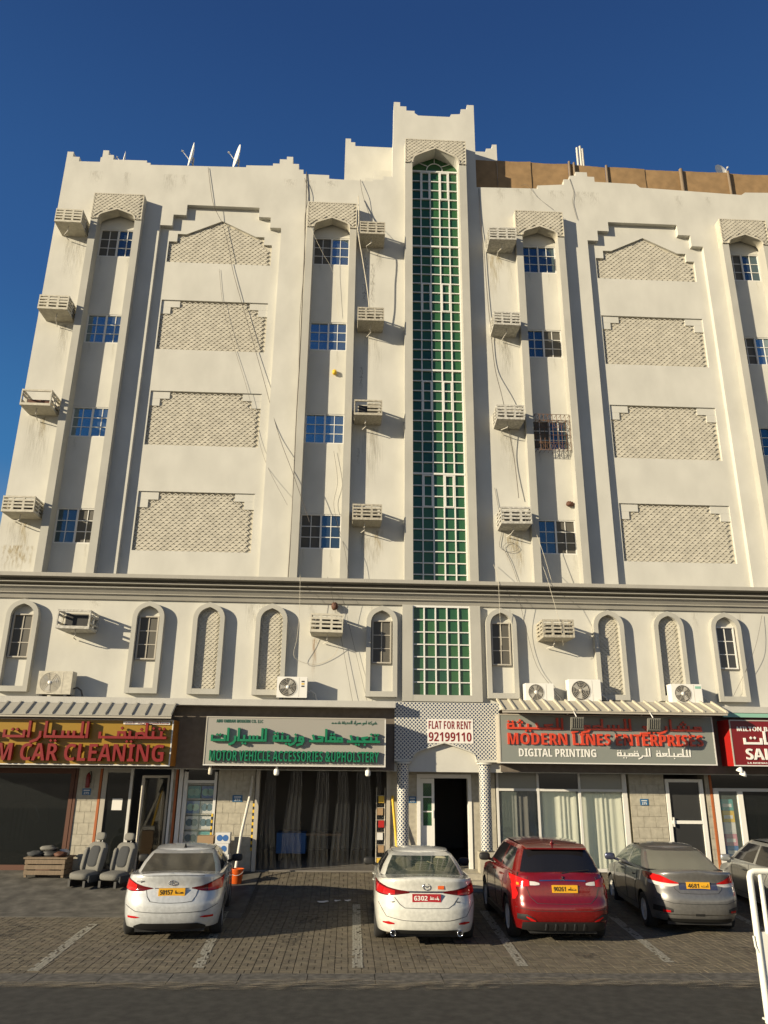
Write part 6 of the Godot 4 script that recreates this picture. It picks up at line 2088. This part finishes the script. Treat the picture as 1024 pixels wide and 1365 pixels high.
	P.merge({"label": "red compact crossover with black rear window parked right of the pearl white sedan", "at": Vector3(1.50, 0, 3.54), "turn": -0.02, "L": 4.37, "W": 1.81, "zr": 1.30, "zf": -1.37, "gy0": 1.12, "gy1": 1.575, "r": 0.345, "crown": 0.02, "ea": 4.2, "eb": 13.0,
		"wf": [[0.2, 0.93], [0.45, 0.98], [0.65, 1.0], [0.85, 0.995], [1.0, 0.965], [1.15, 0.93]],
		"rin": [[0.2, 0.16], [0.32, 0.06], [0.45, 0.0], [0.62, 0.0], [0.70, 0.03], [0.77, 0.06], [0.92, 0.07], [1.04, 0.09], [1.13, 0.13], [1.18, 0.15]],
		"sh": [[-1.0, 0.82], [-0.8, 0.96], [-0.45, 1.06], [0.0, 1.10], [0.5, 1.13], [0.9, 1.16], [1.0, 1.16]],
		"gf": [[0.0, -1.15], [0.5, -0.75], [1.0, -0.30]], "gr": [[0.0, 2.02], [0.5, 1.88], [0.88, 1.70], [1.0, 1.52]], "gw": [[0.0, 0.84], [0.5, 0.755], [0.9, 0.66], [1.0, 0.60]],
		"pillars": [0.72, 0.45, 0.10, 0.03, -0.35, -0.68],
		"paint": M.red_paint, "rear_glass": M.car_glass_dark, "side_glass": M.car_glass_dark, "trim": M.seat_dark}, true)
	t = make_car(P)
	for f in [false, true]:
		done(band([[0.6, 0.950, 1.045], [0.72, 0.935, 1.075], [0.86, 0.920, 1.110]], 0.010, f, 10, 5), "taillight", M.lamp_red_bright, t)
		done(band([[0.42, 0.975, 1.005], [0.5, 0.965, 1.025], [0.59, 0.965, 1.030]], 0.012, f, 8, 3), "reversing_lamp", M.lamp_clear, t)
		done(band([[0.79, 0.810, 0.830], [0.83, 0.730, 0.950], [0.87, 0.710, 0.950]], 0.008, f, 5, 5), "taillight", M.lamp_red_bright, t)  # bright reflection on the body corner, put in as a red strip
		done(band([[0.765, 0.960, 1.000], [0.8, 0.960, 1.000]], 0.02, f, 3, 2), "indicator", M.lamp_amber, t)
		done(band([[0.52, 0.395, 0.420], [0.66, 0.400, 0.500], [0.82, 0.410, 0.500]], 0.008, f, 8, 3), "fog_recess", M.black, t)
		done(band([[0.52, 0.385, 0.400], [0.6, 0.395, 0.440], [0.68, 0.450, 0.470]], 0.02, f, 8, 2), "reflector", M.lamp_red_bright, t)
	done(band([[-0.74, 0.230, 0.360], [-0.6, 0.230, 0.385], [0.6, 0.230, 0.385], [0.74, 0.230, 0.360]], 0.012, false, 18, 4), "bumper_insert", M.black, t)
	for k in 5:
		done(band([[-0.36 + k * 0.17, 0.24, 0.36], [-0.34 + k * 0.17, 0.24, 0.36]], 0.03, false, 2, 3), "diffuser_fin", M.seat_dark, t)
	done(band([[-0.42, 1.035, 1.052], [0, 1.045, 1.062], [0.42, 1.035, 1.052]], 0.012, false, 14, 2), "chrome_strip", M.chrome, t)
	plate(t, 0.85, 0.46, M.plate_yellow, M.black, "90261", "Tae", 0.03)
	seam(t, [[-0.62, 1.10], [-0.66, 0.95], [-0.60, 0.78], [-0.48, 0.68], [0.0, 0.67], [0.48, 0.68], [0.60, 0.78], [0.66, 0.95], [0.62, 1.10]])
	seam(t, [[-0.84, 0.60], [-0.5, 0.56], [0.0, 0.555], [0.5, 0.56], [0.84, 0.60]])
	badge_diamonds(t, 0.0, 1.07)
	var ws := st()
	tube(ws, [Vector3(0.0, 1.165, 2.06), Vector3(0.22, 1.19, 2.035), Vector3(0.52, 1.21, 1.99)], 0.010, 5)
	done(ws, "rear_wiper", M.black, t)
	var sp := st()
	hexa(sp, [Vector3(-0.60, 1.575, 1.42), Vector3(0.60, 1.575, 1.42), Vector3(0.60, 1.60, 1.42), Vector3(-0.60, 1.60, 1.42), Vector3(-0.56, 1.535, 1.78), Vector3(0.56, 1.535, 1.78), Vector3(0.56, 1.56, 1.78), Vector3(-0.56, 1.56, 1.78)])
	done(sp, "roof_spoiler", M.red_paint, t)
	for sx in [-1.0, 1.0]:
		bar("side_sill", t, M.black, sx * 0.86, sx * 0.90, 0.23, 0.33, -0.9, 0.85)
	antenna(t, P, M.red_paint)
	# grey sedan
	P = sedan.duplicate(true)
	P.merge({"label": "dusty grey sedan with red and clear tail lights parked right of the red crossover", "at": Vector3(4.50, 0, 2.67), "turn": -0.09, "L": 4.49, "W": 1.73, "zr": 1.30, "zf": -1.35, "gy0": 1.02, "gy1": 1.40,
		"gf": [[0.0, -1.40], [0.5, -0.95], [1.0, -0.45]], "gr": [[0.0, 1.62], [0.5, 1.20], [0.88, 0.82], [1.0, 0.55]], "gw": [[0.0, 0.79], [0.5, 0.71], [0.9, 0.61], [1.0, 0.55]],
		"paint": M.grey_paint, "rear_glass": M.car_glass_hazy, "side_glass": clear, "trim": M.seat_dark, "mirror": M.dark_chrome, "heads": [[-0.36, -0.2, 0.24], [0.36, -0.2, 0.24]]}, true)
	t = make_car(P)
	for f in [false, true]:
		done(band([[0.36, 0.890, 0.905], [0.5, 0.890, 0.950], [0.66, 0.900, 1.025], [0.8, 0.920, 1.045], [0.83, 0.940, 1.040]], 0.009, f, 14, 4), "taillight", M.lamp_red_bright, t)
		done(band([[0.36, 0.865, 0.887], [0.5, 0.835, 0.887], [0.66, 0.835, 0.897], [0.82, 0.865, 0.920]], 0.010, f, 14, 3), "reversing_lamp", M.lamp_clear, t)
		done(band([[0.52, 0.400, 0.460], [0.64, 0.385, 0.490], [0.8, 0.400, 0.500]], 0.006, f, 8, 3), "fog_recess", M.black, t)
		done(band([[0.56, 0.395, 0.430], [0.68, 0.395, 0.440]], 0.014, f, 6, 2), "reflector", M.lamp_red, t)
	done(band([[-0.36, 0.790, 0.910], [0.36, 0.790, 0.910]], 0.004, false, 12, 3), "garnish", M.dark_chrome, t)
	done(band([[-0.6, 0.230, 0.290], [0.6, 0.230, 0.290]], 0.008, false, 18, 3), "bumper_insert", M.black, t)
	done(band([[-0.12, 0.345, 0.385], [0.05, 0.345, 0.385]], 0.008, false, 5, 2), "tow_cover", M.black, t)
	done(band([[-0.72, 0.360, 0.372], [0.72, 0.360, 0.372]], 0.008, false, 18, 1), "chrome_strip", M.chrome, t)
	seam(t, [[-0.46, 0.90], [-0.44, 0.80], [-0.36, 0.735], [0.0, 0.725], [0.36, 0.735], [0.44, 0.80], [0.46, 0.90]])
	seam(t, [[-0.80, 0.62], [-0.5, 0.56], [0.0, 0.55], [0.5, 0.56], [0.80, 0.62]])
	plate(t, 0.80, 0.44, M.plate_yellow, M.black, "4681", "lT")
	# silver car at the right edge
	P = sedan.duplicate(true)
	P.merge({"label": "silver car half out of view beyond the grey sedan at the right edge", "at": Vector3(7.42, 0, 2.4), "turn": -0.09, "L": 4.55, "W": 1.78, "zr": 1.32, "zf": -1.38, "gy0": 0.96, "gy1": 1.45,
		"gf": [[0.0, -1.55], [0.5, -1.05], [1.0, -0.55]], "gr": [[0.0, 1.9], [0.5, 1.6], [0.88, 1.25], [1.0, 0.95]], "gw": [[0.0, 0.80], [0.5, 0.72], [0.9, 0.615], [1.0, 0.55]],
		"paint": M.silver_paint, "rear_glass": M.car_glass_dark, "side_glass": M.car_glass_dark, "trim": M.seat_dark, "mirror": M.silver_paint}, true)
	t = make_car(P)
	for f in [false, true]:
		done(band([[0.5, 0.76, 0.84], [0.85, 0.76, 0.93]], 0.009, f, 12, 4), "taillight", M.lamp_red, t)
	plate(t, 0.755, 0.46, M.plate_yellow, M.black, "7714", "lT")

func antenna(t: Node3D, P: Dictionary, m: Material) -> void:
	var z: float = curve(P.gr, 1.0) - 0.12
	var y: float = P.gy1 + 0.035
	var s := st()
	s.set_smooth_group(1)
	hexa(s, [Vector3(-0.025, y, z - 0.09), Vector3(0.025, y, z - 0.09), Vector3(0.012, y + 0.012, z - 0.06), Vector3(-0.012, y + 0.012, z - 0.06), Vector3(-0.03, y - 0.01, z + 0.07), Vector3(0.03, y - 0.01, z + 0.07), Vector3(0.006, y + 0.075, z + 0.065), Vector3(-0.006, y + 0.075, z + 0.065)])
	done(s, "antenna", m, t)

func badge_oval(t: Node3D, x: float, y: float) -> void:
	var z := rp(x, y).z + 0.012
	var s := st()
	var pts := []
	for k in 21:
		var a := TAU * k / 20
		pts.append(Vector3(x + cos(a) * 0.068, y + sin(a) * 0.036, z))
	tube(s, pts, 0.006, 5)
	tube(s, [Vector3(x - 0.03, y - 0.026, z), Vector3(x - 0.018, y + 0.03, z)], 0.006, 5)
	tube(s, [Vector3(x + 0.018, y - 0.03, z), Vector3(x + 0.03, y + 0.026, z)], 0.006, 5)
	tube(s, [Vector3(x - 0.024, y - 0.004, z), Vector3(x + 0.024, y + 0.004, z)], 0.006, 5)
	done(s, "badge", M.chrome, t)

func badge_wing(t: Node3D, x: float, y: float) -> void:
	var z := rp(x, y).z + 0.012
	var s := st()
	var pts := []
	for k in 21:
		var a := TAU * k / 20
		pts.append(Vector3(x + cos(a) * 0.062, y + sin(a) * 0.052, z))
	tube(s, pts, 0.006, 5)
	tube(s, [Vector3(x - 0.056, y + 0.012, z), Vector3(x - 0.02, y + 0.012, z), Vector3(x, y - 0.016, z), Vector3(x + 0.02, y + 0.012, z), Vector3(x + 0.056, y + 0.012, z)], 0.006, 5)
	done(s, "badge", M.chrome, t)

func badge_diamonds(t: Node3D, x: float, y: float) -> void:
	var z := rp(x, y).z
	var s := st()
	for a in [PI / 2, PI / 2 + TAU / 3, PI / 2 - TAU / 3]:
		var d := Vector2(cos(a), sin(a))
		var n := Vector2(-d.y, d.x)
		var c := Vector2(x, y)
		poly(s, PackedVector2Array([c, c + d * 0.027 + n * 0.016, c + d * 0.054, c + d * 0.027 - n * 0.016]), z, z + 0.022)
	done(s, "badge", M.chrome, t)

# ---------------------------------------------------------------- gate at the right edge
func litter() -> void:
	for p in [[-2.95, 1.75, 0.5, "larger white paper scrap on the paving left of the pearl white sedan"], [-2.62, 1.68, -0.3, "small white paper scrap beside the larger one"], [-2.40, 1.66, 0.9, "white paper scrap nearest the pearl white sedan's front"]]:
		var s := st()
		var w := 0.10 if p[2] != 0.5 else 0.17
		var c := Vector3(p[0], gy(p[1]) + 0.006, p[1])
		var pts := []
		for k in 9:
			var a := TAU * k / 9
			pts.append(c + Vector3(cos(a) * w * (0.8 + 0.2 * sin(k * 2.3)), 0.012 + 0.012 * sin(k * 1.7 + p[2]), sin(a) * w * 0.6))
		for k in 9:
			tri(s, c + Vector3(0, 0.02, 0), pts[k], pts[(k + 1) % 9])
		tag(done(s, "paper_scrap", M.banner), p[3], "paper", "paper scraps on the paving")
	var m := mat("oil_mark", lin(0.05, 0.045, 0.04, 0.55), 0.8)
	m.transparency = BaseMaterial3D.TRANSPARENCY_ALPHA
	m.albedo_texture = M.plaster_patch.albedo_texture
	for a in [[-8.6, 4.6, 0.8, 1.4], [-3.4, 5.2, 0.7, 1.2], [-3.2, 3.3, 0.9, 0.8], [1.6, 6.4, 0.6, 0.5], [4.6, 6.0, 0.9, 0.6], [-1.2, 6.6, 0.5, 0.5], [-5.6, 6.3, 0.7, 0.6], [-9.9, 4.2, 0.9, 0.7]]:
		var q := QuadMesh.new()
		q.size = Vector2(a[2], a[3])
		var o := instance("oil_mark", q, m, get_node("pavement"), Vector3(a[0], 0.0072, a[1]))
		o.rotation.x = -PI / 2
	var sd := mat("sand_drift", lin(0.24, 0.205, 0.145, 0.7), 0.95)
	sd.transparency = BaseMaterial3D.TRANSPARENCY_ALPHA
	sd.albedo_texture = M.plaster_patch.albedo_texture
	for k in 14:
		var q := QuadMesh.new()
		q.size = Vector2(rng.randf_range(1.4, 3.2), rng.randf_range(0.25, 0.6))
		var o := instance("sand_drift", q, sd, get_node("kerb_strip"), Vector3(-9.0 + k * 1.05 + rng.randf_range(-0.4, 0.4), 0.0085 + 0.0006 * k, 8.08 + rng.randf_range(-0.12, 0.16)))
		o.rotation.x = -PI / 2

func gate() -> void:
	var t := thing("metal_gate", "white tubular gate leaf with a solid lower panel at the right edge", "gate", Vector3(2.77, 0.0, 10.0))
	var s := st()
	tube(s, [Vector3(0, 0.02, 0), Vector3(0, 1.66, 0), Vector3(0.015, 1.70, 0), Vector3(0.06, 1.72, 0), Vector3(1.6, 1.72, 0), Vector3(1.64, 1.70, 0), Vector3(1.655, 1.66, 0), Vector3(1.655, 0.02, 0)], 0.04, 10)
	done(s, "frame_tube", M.gate, t)
	for k in 11:
		s = st()
		var x := 0.14 + k * 0.14
		tube(s, [Vector3(x, 1.0, 0), Vector3(x, 1.71, 0)], 0.03, 8)
		done(s, "upright", M.gate, t)
	bar("panel", t, M.gate, 0.0, 1.655, 0.12, 1.02, -0.012, 0.012)
	s = st()
	tube(s, [Vector3(-0.06, 0.98, 0.02), Vector3(-0.055, 0.86, 0.03), Vector3(-0.03, 0.80, 0.03)], 0.014, 8)
	tube(s, [Vector3(-0.06, 0.92, 0.02), Vector3(0.02, 0.92, 0.02)], 0.012, 8)
	done(s, "latch", M.gate, t)
	for x in [0.1, 1.5]:
		bar("foot", t, M.gate, x - 0.05, x + 0.05, 0.0, 0.02, -0.25, 0.25)
		bar("foot", t, M.gate, x - 0.02, x + 0.02, 0.02, 0.12, -0.02, 0.02)
